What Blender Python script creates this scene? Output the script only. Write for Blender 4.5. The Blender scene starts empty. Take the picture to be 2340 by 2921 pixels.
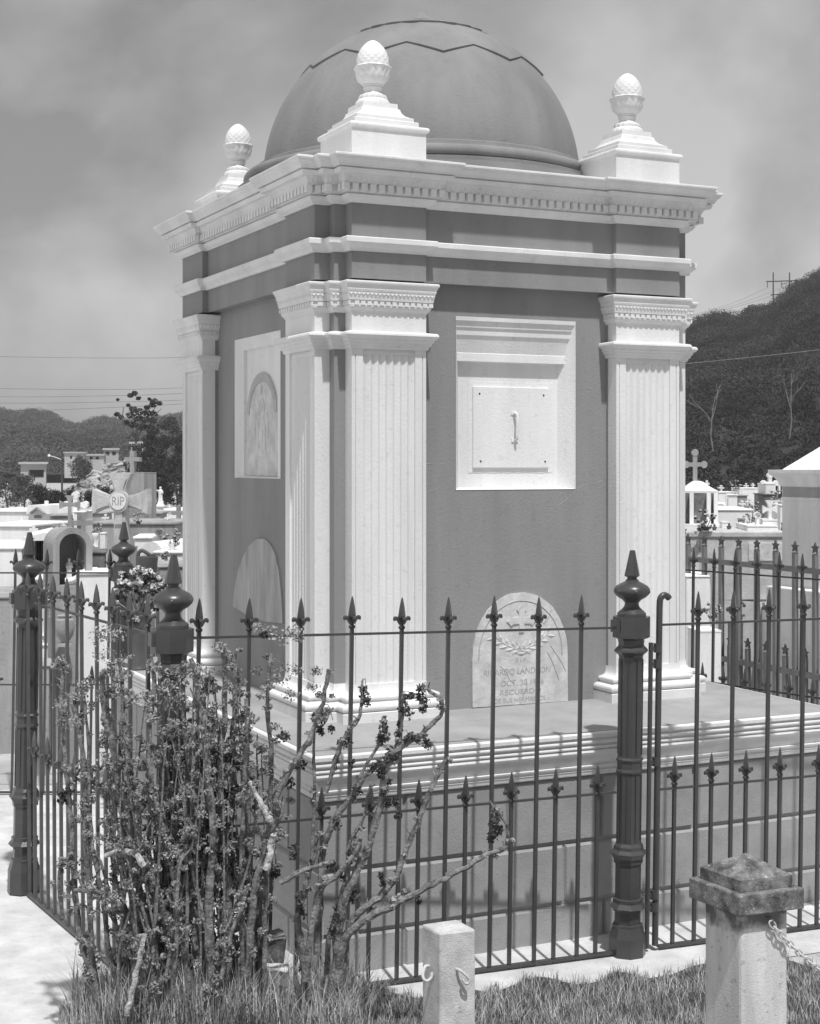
import bpy, bmesh, math, random
import numpy as np
from mathutils import Vector, Matrix
HAZE = 0.0008
random.seed(7); rng = np.random.default_rng(11)
SC = bpy.context.scene; COL = SC.collection
# ------------------------------------------------------------------ camera
CX0, CY0, YAW, FPX, YH, H = -3.138, -7.549, 0.4391, 4329.9, 1321.3, 2.45
PPX = 1149.2
cam = bpy.data.cameras.new('camera'); cam_o = bpy.data.objects.new('camera', cam); COL.objects.link(cam_o)
cam_o.location = (CX0, CY0, H); cam_o.rotation_euler = (math.radians(90), 0, -YAW)
cam.sensor_fit = 'HORIZONTAL'; cam.sensor_width = 36; cam.lens = FPX / 2340 * 36
cam.shift_x = (1170 - PPX) / 2340; cam.shift_y = -(1460.5 - YH) / 2340
cam.clip_start = 0.1; cam.clip_end = 3000; SC.camera = cam_o
# ------------------------------------------------------------------ world, sun, exposure
SUN_TO = Vector((-0.13, -1.0, 2.1)).normalized()
elev = math.asin(SUN_TO.z); az = math.atan2(SUN_TO.x, SUN_TO.y)
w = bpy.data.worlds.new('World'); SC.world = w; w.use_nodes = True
nt = w.node_tree; nt.nodes.clear()
def N(t, typ, **k):
    n = t.nodes.new(typ)
    for a_, b_ in k.items(): setattr(n, a_, b_)
    return n
sky = N(nt, 'ShaderNodeTexSky', sky_type='NISHITA'); sky.sun_disc = False
sky.sun_elevation = elev; sky.sun_rotation = az; sky.dust_density = 2.0
bw = N(nt, 'ShaderNodeRGBToBW'); tc = N(nt, 'ShaderNodeTexCoord')
mp = N(nt, 'ShaderNodeMapping'); mp.inputs['Scale'].default_value = (1.0, 1.0, 1.35); mp.inputs['Location'].default_value = (.35, .1, .2)
no = N(nt, 'ShaderNodeTexNoise'); no.inputs['Scale'].default_value = 3.6; no.inputs['Detail'].default_value = 7; no.inputs['Roughness'].default_value = .5; no.inputs['Distortion'].default_value = .25
cr = N(nt, 'ShaderNodeMapRange'); cr.inputs['From Min'].default_value = .42; cr.inputs['From Max'].default_value = .62
cr.inputs['To Min'].default_value = .80; cr.inputs['To Max'].default_value = 1.58
ad = N(nt, 'ShaderNodeMath', operation='MULTIPLY_ADD'); ad.inputs[1].default_value = .35; ad.inputs[2].default_value = 1.9
mu = N(nt, 'ShaderNodeMath', operation='MULTIPLY'); bg = N(nt, 'ShaderNodeBackground'); wo = N(nt, 'ShaderNodeOutputWorld')
bg.inputs['Strength'].default_value = 0.12
L_ = nt.links.new
L_(sky.outputs[0], bw.inputs[0]); L_(tc.outputs['Generated'], mp.inputs[0]); L_(mp.outputs[0], no.inputs['Vector'])
L_(no.outputs[0], cr.inputs[0]); L_(bw.outputs[0], ad.inputs[0]); L_(ad.outputs[0], mu.inputs[0]); L_(cr.outputs[0], mu.inputs[1])
# added fill: unseen sky brightened to the west, dimmed to the south
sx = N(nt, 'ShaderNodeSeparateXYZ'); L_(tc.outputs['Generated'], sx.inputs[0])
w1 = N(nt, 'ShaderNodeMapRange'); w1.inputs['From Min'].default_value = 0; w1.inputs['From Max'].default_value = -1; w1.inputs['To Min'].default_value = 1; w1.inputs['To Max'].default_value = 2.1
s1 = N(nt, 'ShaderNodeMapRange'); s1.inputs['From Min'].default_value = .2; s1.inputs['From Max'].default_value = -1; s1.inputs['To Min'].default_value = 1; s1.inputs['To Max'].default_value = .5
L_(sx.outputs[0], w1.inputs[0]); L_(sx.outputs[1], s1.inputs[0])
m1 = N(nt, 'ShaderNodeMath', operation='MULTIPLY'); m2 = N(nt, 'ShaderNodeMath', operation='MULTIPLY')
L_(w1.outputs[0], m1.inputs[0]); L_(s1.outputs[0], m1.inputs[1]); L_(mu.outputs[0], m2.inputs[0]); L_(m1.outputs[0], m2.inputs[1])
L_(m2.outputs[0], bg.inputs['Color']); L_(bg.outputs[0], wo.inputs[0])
sl = bpy.data.lights.new('sun', 'SUN'); so = bpy.data.objects.new('sun', sl); COL.objects.link(so)
sl.energy = 3.9; sl.angle = math.radians(1.7); sl.color = (1, 1, 1)
so.rotation_euler = SUN_TO.to_track_quat('Z', 'Y').to_euler(); so.location = (0, -5, 12)
SC.view_settings.view_transform = 'Standard'; SC.view_settings.look = 'None'
SC.view_settings.exposure = 0.0; SC.view_settings.gamma = 1.0; SC.view_settings.use_curve_mapping = False
SC.render.engine = 'CYCLES'
SC.cycles.max_bounces = 6; SC.cycles.diffuse_bounces = 3

# ------------------------------------------------------------------ picture -> place helpers
FW = Vector((math.sin(YAW), math.cos(YAW), 0)); RT = Vector((math.cos(YAW), -math.sin(YAW), 0)); CAM = Vector((CX0, CY0, H))
def at(u, v, t): return CAM + FW * t + RT * ((u - PPX) / FPX * t) + Vector((0, 0, (YH - v) / FPX * t))
def on_x(u, v, x):
    r = FW + RT * ((u - PPX) / FPX) + Vector((0, 0, (YH - v) / FPX)); return CAM + r * ((x - CX0) / r.x)
def on_y(u, v, y):
    r = FW + RT * ((u - PPX) / FPX) + Vector((0, 0, (YH - v) / FPX)); return CAM + r * ((y - CY0) / r.y)

# ------------------------------------------------------------------ materials
def mat(name, g, rough=.8, var=.12, vs=6., bump=.25, bs=60., spots=0., metal=0., spec=.3, streak=False, g2=None, vr=(.35,.65)):
    m = bpy.data.materials.new(name); m.use_nodes = True; t = m.node_tree; b = t.nodes['Principled BSDF']
    b.inputs['Roughness'].default_value = rough; b.inputs['Metallic'].default_value = metal
    b.inputs['Specular IOR Level'].default_value = spec
    geo = N(t, 'ShaderNodeTexCoord'); mpp = N(t, 'ShaderNodeMapping')
    if streak: mpp.inputs['Scale'].default_value = (1, 1, .16)
    n1 = N(t, 'ShaderNodeTexNoise'); n1.inputs['Scale'].default_value = vs; n1.inputs['Detail'].default_value = 8; n1.inputs['Roughness'].default_value = .62
    r = N(t, 'ShaderNodeMapRange'); lo = g * (1 - var); hi = g * (1 + var) if g2 is None else g2
    r.inputs['From Min'].default_value = vr[0]; r.inputs['From Max'].default_value = vr[1]
    r.inputs['To Min'].default_value = lo; r.inputs['To Max'].default_value = hi
    t.links.new(geo.outputs['Object'], mpp.inputs[0]); t.links.new(mpp.outputs[0], n1.inputs['Vector']); t.links.new(n1.outputs[0], r.inputs[0])
    last = r.outputs[0]
    if spots:
        n2 = N(t, 'ShaderNodeTexNoise'); n2.inputs['Scale'].default_value = vs * 7; n2.inputs['Detail'].default_value = 3
        r2 = N(t, 'ShaderNodeMapRange'); r2.inputs['From Min'].default_value = .62; r2.inputs['From Max'].default_value = .72
        r2.inputs['To Min'].default_value = 1; r2.inputs['To Max'].default_value = 1 - spots
        t.links.new(geo.outputs['Object'], n2.inputs['Vector']); t.links.new(n2.outputs[0], r2.inputs[0])
        mm = N(t, 'ShaderNodeMath', operation='MULTIPLY'); t.links.new(last, mm.inputs[0]); t.links.new(r2.outputs[0], mm.inputs[1]); last = mm.outputs[0]
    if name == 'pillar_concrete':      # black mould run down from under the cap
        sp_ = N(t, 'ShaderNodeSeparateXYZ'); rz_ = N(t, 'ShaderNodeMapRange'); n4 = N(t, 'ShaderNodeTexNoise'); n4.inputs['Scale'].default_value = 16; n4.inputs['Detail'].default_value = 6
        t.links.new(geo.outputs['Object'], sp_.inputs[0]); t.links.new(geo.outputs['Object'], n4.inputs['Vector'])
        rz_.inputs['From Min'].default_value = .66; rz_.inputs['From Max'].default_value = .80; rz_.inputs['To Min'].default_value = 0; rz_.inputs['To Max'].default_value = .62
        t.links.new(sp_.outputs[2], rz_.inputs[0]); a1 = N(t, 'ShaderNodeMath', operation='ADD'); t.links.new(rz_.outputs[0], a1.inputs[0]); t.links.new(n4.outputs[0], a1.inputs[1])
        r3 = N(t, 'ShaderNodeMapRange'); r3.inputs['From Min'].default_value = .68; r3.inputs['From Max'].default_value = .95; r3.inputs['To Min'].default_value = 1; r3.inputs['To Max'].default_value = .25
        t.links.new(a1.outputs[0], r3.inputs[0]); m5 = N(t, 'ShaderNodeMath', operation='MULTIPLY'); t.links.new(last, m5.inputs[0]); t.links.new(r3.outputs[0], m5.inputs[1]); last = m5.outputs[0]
    cb = N(t, 'ShaderNodeCombineColor')
    for i in range(3): t.links.new(last, cb.inputs[i])
    t.links.new(cb.outputs[0], b.inputs['Base Color'])
    if bump:
        n3 = N(t, 'ShaderNodeTexNoise'); n3.inputs['Scale'].default_value = bs; n3.inputs['Detail'].default_value = 5
        bp = N(t, 'ShaderNodeBump'); bp.inputs['Strength'].default_value = bump; bp.inputs['Distance'].default_value = .01
        t.links.new(geo.outputs['Object'], n3.inputs['Vector']); t.links.new(n3.outputs[0], bp.inputs['Height']); t.links.new(bp.outputs[0], b.inputs['Normal'])
    return m
M = dict(
 white=mat('white_paint', .73, .7, .09, 3.2, .22, 85, .10, streak=True),
 grey=mat('grey_paint', .262, .75, .12, 2.6, .22, 80, .08, streak=True),
 plinth=mat('plinth_grey_paint', .33, .8, .12, 4, .28, 80, .12),
 dome=mat('dome_grey_paint', .235, .75, .13, 3.0, .25, 60, .10, streak=True),
 marble=mat('marble', .58, .7, .17, 11, .25, 60, .18),
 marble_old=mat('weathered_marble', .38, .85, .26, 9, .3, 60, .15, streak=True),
 engrave=mat('engraved_letter', .38, .9, .2, 30, 0),
 iron=mat('painted_iron', .055, .32, .12, 9, .12, 90, 0, spec=.55),
 iron_lite=mat('paler_iron', .085, .45, .15, 9, .15, 90, 0, spec=.5),  # paler, rougher iron grey, used on the left panel and small ironwork
 tube=mat('grey_tube_iron', .20, .5, .1, 9, .1, 90, 0, spec=.4),
 concrete=mat('concrete', .56, .9, .22, 9, .35, 150, .3),
 mossy=mat('stained_concrete', .12, .95, .5, 15, .5, 140, -1.6, g2=.30, vr=(.36, .68)),
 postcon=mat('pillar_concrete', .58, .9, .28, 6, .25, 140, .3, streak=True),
 pave=mat('pavement', .58, .9, .18, 4, .5, 80, .15),
 ground=mat('ground', .42, .95, .2, 1.5, .5, 30, .3),
 soil=mat('soil', .08, .95, .35, 12, .8, 60, .3),
 grass=mat('grass', .31, .7, .45, 5, 0),
 dry=mat('dry_grass', .50, .8, .35, 9, 0),
 bark=mat('bark', .19, .9, .55, 26, .9, 90, .3),
 bark_lite=mat('pale_bark', .42, .9, .35, 22, .8, 90, .4),
 leaf=mat('leaf', .26, .6, .4, 7, 0, spec=.4),
 leaf_dark=mat('wilted_leaf', .065, .7, .4, 9, 0),
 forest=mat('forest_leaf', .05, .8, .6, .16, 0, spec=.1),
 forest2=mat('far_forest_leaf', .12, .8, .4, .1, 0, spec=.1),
 trunk=mat('tree_trunk', .16, .9, .3, 3, .3, 20),
 hill=mat('hill_ground', .035, .95, .4, .3, .3, 3),
 rock=mat('rocky_slope', .12, .95, .5, 1.1, .6, 4, .3, g2=.5, vr=(.4, .6)),
 tomb=mat('tomb_white', .82, .8, .12, 4, .2, 40, .15, streak=True),
 tombgrey=mat('tomb_grey', .34, .9, .25, 5, .4, 40, .25, streak=True),
 marble_mid=mat('grey_marble', .46, .8, .12, 8, .2, 60, .1),
 tombmid=mat('cross_stone', .52, .9, .15, 7, .4, 50, .2),
 tombdark=mat('tomb_dark', .17, .9, .4, 6, .4, 40, .2),
 flower=mat('petal', .62, .7, .2, 20, 0),
 house=mat('house_wall', .45, .9, .1, 1, 0),
 dark=mat('dark_opening', .02, .9, .2, 5, 0),
)
# ------------------------------------------------------------------ object helpers
def link(o, parent=None):
    COL.objects.link(o)
    if parent is not None: o.parent = parent
    return o
def tag(o, label=None, cat=None, group=None, kind=None):
    if label: o['label'] = label
    if cat: o['category'] = cat
    if group: o['group'] = group
    if kind: o['kind'] = kind
    return o
def thing(name, label, cat, loc=(0, 0, 0), rz=0, group=None):
    o = bpy.data.objects.new(name, None); link(o); o.location = loc; o.rotation_euler = (0, 0, rz); o.empty_display_size = .1
    return tag(o, label, cat, group)
def mobj(name, bm, m, parent=None, smooth=False):
    bmesh.ops.recalc_face_normals(bm, faces=bm.faces)
    me = bpy.data.meshes.new(name); bm.to_mesh(me); bm.free()
    me.materials.append(M[m] if isinstance(m, str) else m)
    if smooth:
        me.polygons.foreach_set('use_smooth', [True] * len(me.polygons))
        try: me.set_sharp_from_angle(angle=math.radians(38))
        except Exception: pass
    return link(bpy.data.objects.new(name, me), parent)
def copy_tree(o, parent=None):
    c = o.copy(); link(c, parent)
    for ch in list(o.children): copy_tree(ch, c)
    return c
def B(): return bmesh.new()
def box(bm, x0, x1, y0, y1, z0, z1, bev=0):
    vs = [bm.verts.new((x, y, z)) for z in (z0, z1) for x, y in ((x0, y0), (x1, y0), (x1, y1), (x0, y1))]
    fs = [(0, 3, 2, 1), (4, 5, 6, 7), (0, 1, 5, 4), (1, 2, 6, 5), (2, 3, 7, 6), (3, 0, 4, 7)]
    faces = [bm.faces.new([vs[i] for i in f]) for f in fs]
    if bev:
        ed = list({e for f in faces for e in f.edges})
        bmesh.ops.bevel(bm, geom=ed, offset=bev, segments=2, affect='EDGES', profile=.5)
def sweep(bm, path, prof, closed=True, cap0=False, cap1=False):
    n = len(path); P = [Vector(p) for p in path]; nr = []
    for i in range(n if closed else n - 1):
        d = (P[(i + 1) % n] - P[i]).normalized(); nr.append(Vector((d.y, -d.x)))
    off = []
    for i in range(n):
        if closed: a_, b_ = nr[i - 1], nr[i]
        else: a_ = nr[i - 1] if i > 0 else nr[0]; b_ = nr[i] if i < n - 1 else nr[-1]
        off.append((a_ + b_) / (1 + a_.dot(b_)))
    rings = [[bm.verts.new((*(P[i] + off[i] * o), z)) for i in range(n)] for o, z in prof]
    for r0, r1 in zip(rings, rings[1:]):
        for i in range(n if closed else n - 1):
            j = (i + 1) % n; bm.faces.new((r0[i], r0[j], r1[j], r1[i]))
    if cap0: bm.faces.new(rings[0][::-1])
    if cap1: bm.faces.new(rings[-1])
    if not closed:
        for k in (0, -1):
            vs = [r[k] for r in rings]
            if len(vs) > 2: bm.faces.new(vs)
def lathe(bm, prof, c=(0, 0, 0), seg=32, rot=0., fr=None, sq=False):
    rings = []
    for r, z in prof:
        ring = []
        for i in range(seg):
            a_ = rot + 2 * math.pi * i / seg; rr = r * (fr(a_, z) if fr else 1)
            ring.append(bm.verts.new((c[0] + rr * math.cos(a_), c[1] + rr * math.sin(a_), c[2] + z)))
        rings.append(ring)
    for r0, r1 in zip(rings, rings[1:]):
        for i in range(seg): bm.faces.new((r0[i], r0[(i + 1) % seg], r1[(i + 1) % seg], r1[i]))
    bm.faces.new(rings[0][::-1]); bm.faces.new(rings[-1])
def tube(bm, pts, rad, seg=7, wob=0.):
    pts = [Vector(p) for p in pts]; rings = []
    if not hasattr(rad, '__len__'): rad = [rad] * len(pts)
    ref = Vector((.31, .87, .12))
    for i, p in enumerate(pts):
        d = (pts[min(i + 1, len(pts) - 1)] - pts[max(i - 1, 0)]).normalized()
        x = d.cross(ref).normalized(); y = d.cross(x)
        ring = []
        for k in range(seg):
            a_ = 2 * math.pi * k / seg; r = rad[i] * (1 + wob * (random.random() - .5))
            ring.append(bm.verts.new(p + (x * math.cos(a_) + y * math.sin(a_)) * r))
        rings.append(ring)
    for r0, r1 in zip(rings, rings[1:]):
        for i in range(seg): bm.faces.new((r0[i], r0[(i + 1) % seg], r1[(i + 1) % seg], r1[i]))
    bm.faces.new(rings[0][::-1]); bm.faces.new(rings[-1])
def smoothline(pts, n=6):
    P = [Vector(p) for p in pts]; P = [P[0] * 2 - P[1]] + P + [P[-1] * 2 - P[-2]]; out = []
    for i in range(1, len(P) - 2):
        for k in range(n):
            s = k / n; a_, b_, c_, d_ = P[i - 1:i + 3]
            out.append(.5 * ((2 * b_) + (c_ - a_) * s + (2 * a_ - 5 * b_ + 4 * c_ - d_) * s * s + (3 * b_ - a_ - 3 * c_ + d_) * s ** 3))
    return out + [P[-2]]
def prism(bm, poly, y0, y1):        # outline in x,z extruded along y
    a_ = [bm.verts.new((x, y0, z)) for x, z in poly]; b_ = [bm.verts.new((x, y1, z)) for x, z in poly]; n = len(poly)
    bm.faces.new(a_); bm.faces.new(b_[::-1])
    for i in range(n): bm.faces.new((a_[i], b_[i], b_[(i + 1) % n], a_[(i + 1) % n]))
def xform(bm, m, start=0):
    bm.verts.ensure_lookup_table(); bmesh.ops.transform(bm, matrix=m, verts=bm.verts[start:])
def clumps(name, centers, radii, n, leaf, m, parent=None, squash=.75, tri=False, bias=.35):
    """many small leaf faces spread through the volume of each clump"""
    C = np.asarray(centers, float); R = np.asarray(radii, float); K = len(C); 
    idx = np.repeat(np.arange(K), n); T = len(idx)
    d = rng.normal(size=(T, 3)); d /= np.linalg.norm(d, axis=1)[:, None]
    rr = rng.random(T) ** bias; p = C[idx] + d * (rr * R[idx])[:, None] * np.array([1, 1, squash])
    a_ = rng.normal(size=(T, 3)); a_ /= np.linalg.norm(a_, axis=1)[:, None]
    b_ = np.cross(a_, rng.normal(size=(T, 3))); b_ /= np.linalg.norm(b_, axis=1)[:, None]
    s = leaf * (.55 + .9 * rng.random(T)); a_ *= s[:, None]; b_ *= (s * .62)[:, None]
    V = np.stack([p - a_, p + b_, p + a_, p - b_], 1).reshape(-1, 3)
    me = bpy.data.meshes.new(name); me.vertices.add(4 * T); me.vertices.foreach_set('co', V.ravel())
    me.loops.add(4 * T); me.loops.foreach_set('vertex_index', np.arange(4 * T, dtype=np.int32))
    me.polygons.add(T); me.polygons.foreach_set('loop_start', np.arange(0, 4 * T, 4, dtype=np.int32)); me.polygons.foreach_set('loop_total', np.full(T, 4, dtype=np.int32))
    me.update(); me.validate(); me.materials.append(M[m]); return link(bpy.data.objects.new(name, me), parent)
def text(name, s, size, m, parent, mat4, ext=.002, sx=1.):
    cu = bpy.data.curves.new(name, 'FONT'); cu.body = s; cu.size = size; cu.align_x = 'CENTER'; cu.align_y = 'CENTER'; cu.extrude = ext
    tmp = bpy.data.objects.new(name, cu); COL.objects.link(tmp); bpy.context.view_layer.update()
    me = bpy.data.meshes.new_from_object(tmp.evaluated_get(bpy.context.evaluated_depsgraph_get())); bpy.data.objects.remove(tmp)
    me.transform(mat4 @ Matrix.Diagonal((sx, 1, 1, 1))); me.materials.clear(); me.materials.append(M[m]); return link(bpy.data.objects.new(name, me), parent)

# ================================================================== MAUSOLEUM
a, wd, d, W, Lg = .0655, .4429, .0872, 2.2481, 2.5554
bo, wi = .05, .02                      # beam projection, recess of the middle wall
Z0 = 1.07
def corners(fl):
    mx = [(W - x, y) for x, y in fl][::-1]; r2 = [(W - x, Lg - y) for x, y in fl]; my = [(x, Lg - y) for x, y in fl][::-1]
    return fl + mx + r2 + my
FLc = [(-bo, a + wd), (-d, a + wd), (-d, a), (0, a), (0, 0), (a, 0), (a, -d), (a + wd, -d), (a + wd, -bo)]
PLAN = corners(FLc)
OPEN = [(0.03, a + wd)] + FLc[1:-1] + [(a + wd, .03)]
mau = thing('mausoleum', 'square grey and white domed mausoleum with fluted corner pilasters on a high plinth', 'mausoleum', (W / 2, Lg / 2, 0))
mau.location = (0, 0, 0)
# walls (front and left walls are pierced by the niches)
NF = (.745, 1.528, 2.30, 3.275); NL = (.866, 1.70, 2.357, 3.237)
bm = B(); cz = (Z0 - .01, 3.444); e1 = a + wd
for x0 in (0, W - e1):
    for y0 in (0, Lg - e1): box(bm, x0, x0 + e1, y0, y0 + e1, *cz)
th = .14
for x0, x1, z0, z1 in ((e1, NF[0], *cz), (NF[1], W - e1, *cz), (NF[0], NF[1], cz[0], NF[2]), (NF[0], NF[1], NF[3], cz[1])): box(bm, x0, x1, wi, wi + th, z0, z1)
for y0, y1, z0, z1 in ((e1, NL[0], *cz), (NL[1], Lg - e1, *cz), (NL[0], NL[1], cz[0], NL[2]), (NL[0], NL[1], NL[3], cz[1])): box(bm, wi, wi + th, y0, y1, z0, z1)
box(bm, e1, W - e1, Lg - wi - th, Lg - wi, *cz); box(bm, W - wi - th, W - wi, e1, Lg - e1, *cz)
wall = mobj('wall', bm, 'grey', mau)
bm = B(); sweep(bm, PLAN, [(0, 3.443), (0, 3.86)], True, True, True); mobj('frieze', bm, 'grey', mau)
# string course
bm = B(); sweep(bm, PLAN, [(0, 3.588), (.018, 3.588), (.02, 3.600), (.024, 3.606), (.03, 3.612), (.044, 3.624), (.046, 3.628), (.05, 3.632), (.05, 3.656), (.046, 3.661), (0, 3.664)])
mobj('string_course', bm, 'white', mau)
# cornice
cprof = [(0, 3.846), (.012, 3.846), (.016, 3.852), (.024, 3.857), (.034, 3.866), (.042, 3.879), (.046, 3.885), (.036, 3.886), (.036, 3.893), (.052, 3.894), (.052, 3.938), (.066, 3.940), (.069, 3.957), (.077, 3.972), (.082, 3.984), (.108, 3.985), (.119, 4.008),
         (.108, 4.0085), (.108, 4.016), (.126, 4.0165), (.128, 4.026), (.137, 4.038), (.15, 4.05), (.153, 4.058), (.158, 4.062), (.161, 4.066), (.161, 4.075), (.157, 4.078)]
bm = B(); sweep(bm, PLAN, cprof, True, False, True)
cor = mobj('cornice', bm, 'white', mau)
def dentils(bm, path, o0, o1, z0, z1, step, wdt, closed=True):
    n = len(path); P = [Vector(p) for p in path]
    for i in range(n if closed else n - 1):
        p, q = P[i], P[(i + 1) % n]; dd = (q - p); ln = dd.length; dd.normalize(); nn = Vector((dd.y, -dd.x))
        pv = P[i - 1]; nx = P[(i + 2) % n]
        def conv(u_, v_, w_): return (v_ - u_).x * (w_ - v_).y - (v_ - u_).y * (w_ - v_).x > 0
        s0 = (-o1 + step) if (closed or i > 0) and conv(pv, p, q) else o1 + .002
        s1 = ln + o1 if (closed or i < n - 2) and conv(p, q, nx) else ln - o1 - .002
        if s1 - s0 < wdt * .8: continue
        k = max(1, int(round((s1 - s0 + step - wdt) / step))); st = (s1 - s0 - wdt) / max(1, k - 1)
        for j in range(k):
            sa = s0 + j * st; sb = sa + wdt; q4 = [p + dd * sa + nn * o0, p + dd * sb + nn * o0, p + dd * sb + nn * o1, p + dd * sa + nn * o1]
            lo = [bm.verts.new((*c, z0)) for c in q4]; hi = [bm.verts.new((*c, z1)) for c in q4]
            for f in ((lo[0], lo[1], hi[1], hi[0]), (lo[1], lo[2], hi[2], hi[1]), (lo[2], lo[3], hi[3], hi[2]), (lo[3], lo[0], hi[0], hi[3]), lo[::-1], hi): bm.faces.new(f)
bm = B(); dentils(bm, PLAN, .045, .078, 3.899, 3.937, .052, .033); mobj('dentil_course', bm, 'white', cor)
# leaf ornament band of the cornice: little raised pointed leaves
def leafband(bm, path, o, z0, z1, step, rise, closed=True):
    n = len(path); P = [Vector(p) for p in path]
    for i in range(n if closed else n - 1):
        p, q = P[i], P[(i + 1) % n]; dd = q - p; ln = dd.length; dd.normalize(); nn = Vector((dd.y, -dd.x)); k = max(1, int((ln + 2 * o * .9) / step)); st = (ln + 2 * o * .9) / k
        for j in range(k):
            c = p + dd * (-o * .9 + (j + .5) * st)
            sk = .25 * st
            pts = [(-.42 * st, z1), (.42 * st, z1), (sk, z0), (-.1 * st, z0)]
            base = [bm.verts.new((*(c + dd * s + nn * (o - .004 + (.008 if z > z0 else 0))), z)) for s, z in pts]
            tip = bm.verts.new((*(c + nn * (o + rise)), (z0 + z1) / 2 + .004))
            for t_ in range(4): bm.faces.new((base[t_], base[(t_ + 1) % 4], tip))
bm = B(); leafband(bm, PLAN, .069, 3.945, 3.98, .03, .010); mobj('leaf_band', bm, 'white', cor)

# corner pilasters: every corner group is one part with its capital, band, base
def pilaster_pair(bm):
    z0, z1 = 1.225, 3.27
    def fluted(tr):
        st = B(); wz0, wz1 = 1.262, 3.036
        prof = [(0, 0), (.019, 0), (.0205, .006), (.0235, .006), (.025, 0), (.066, 0), (.067, .011)]
        fw = (wd - .138) / 7; x = .069
        for k in range(7):
            for s in range(1, 6): prof.append((x + .004 + (fw - .008) * s / 6, .011 + .009 * math.sin(math.pi * s / 6)))
            x += fw; prof.append((x, .011)); 
            if k < 6: prof.append((x + .003, .009))
        prof += [(wd - .067, .011), (wd - .066, 0), (wd - .025, 0), (wd - .0235, .006), (wd - .0205, .006), (wd - .019, 0), (wd, 0)]
        lo = [st.verts.new((x_, -d + y_, wz0)) for x_, y_ in prof]; hi = [st.verts.new((x_, -d + y_, wz1)) for x_, y_ in prof]
        for i in range(len(prof) - 1): st.faces.new((lo[i], lo[i + 1], hi[i + 1], hi[i]))
        # sides, blank panel head, top and bottom rails
        for x_ in (0, wd):
            q = [st.verts.new(c) for c in ((x_, -d, wz0), (x_, 0, wz0), (x_, 0, wz1), (x_, -d, wz1))]; st.faces.new(q)
        box(st, 0, .066, -d, 0, wz1, 3.068); box(st, wd - .066, wd, -d, 0, wz1, 3.068); box(st, .066, wd - .066, -d + .011, 0, wz1, 3.068)
        box(st, 0, wd, -d, 0, z0, wz0); box(st, 0, wd, -d, 0, 3.068, z1)
        me = bpy.data.meshes.new('tmp'); xform(st, tr); st.to_mesh(me); st.free(); bm.from_mesh(me); bpy.data.meshes.remove(me)
    fluted(Matrix.Translation((a, 0, 0)))
    fluted(Matrix(((0, 1, 0, 0), (1, 0, 0, a), (0, 0, 1, 0), (0, 0, 0, 1))))
bm = B(); pilaster_pair(bm); pil_me = mobj('corner_pilaster', bm, 'white', mau)
bm = B(); sweep(bm, OPEN, [(-.0, 3.262), (.004, 3.262), (.006, 3.27), (.012, 3.275), (.018, 3.284), (.022, 3.291), (.02, 3.294), (.022, 3.296), (.022, 3.322), (.03, 3.324), (.032, 3.338), (.035, 3.352), (.038, 3.362), (.036, 3.366), (.04, 3.37), (.043, 3.38), (.043, 3.389), (.046, 3.392), (.05, 3.404), (.054, 3.408), (.056, 3.414), (.056, 3.422), (.05, 3.426), (0, 3.427)], False)
dentils(bm, OPEN, .02, .029, 3.298, 3.319, .036, .024, False)
leafband(bm, OPEN, .0345, 3.337, 3.360, .024, .007, False)
cap0 = mobj('capital', bm, 'white', pil_me)
bm = B(); sweep(bm, OPEN, [(0, 3.064), (.008, 3.066), (.012, 3.076), (.014, 3.084), (.022, 3.088), (.024, 3.1), (.032, 3.106), (.034, 3.118), (.044, 3.124), (.05, 3.13), (.054, 3.138), (.052, 3.148), (.045, 3.154), (0, 3.162)], False)
mobj('neck_band', bm, 'white', pil_me)
def torus_prof(o, zc, r, n=7): return [(o + r * math.cos(t_), zc + r * math.sin(t_)) for t_ in [(-.5 + k / (n - 1)) * math.pi for k in range(n)]]
bm = B(); sweep(bm, OPEN, [(0, 1.066), (.087, 1.066), (.087, 1.12), (.08, 1.124)] + torus_prof(.068, 1.146, .021) + [(.05, 1.17), (.046, 1.176)] + torus_prof(.044, 1.192, .013) + [(.026, 1.208), (.012, 1.216), (.004, 1.232), (.001, 1.262), (0, 1.262)], False)
mobj('base_moulding', bm, 'white', pil_me, True)
def mirrored(o, m, parent):
    c = o.copy(); c.data = o.data.copy(); c.data.transform(m); c.data.flip_normals(); link(c, parent)
    for ch in list(o.children): mirrored(ch, m, c)
    return c
MX = Matrix(((-1, 0, 0, W), (0, 1, 0, 0), (0, 0, 1, 0), (0, 0, 0, 1))); MY = Matrix(((1, 0, 0, 0), (0, -1, 0, Lg), (0, 0, 1, 0), (0, 0, 0, 1)))
p2 = mirrored(pil_me, MX, mau); mirrored(pil_me, MY, mau); mirrored(p2, MY, mau)

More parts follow.
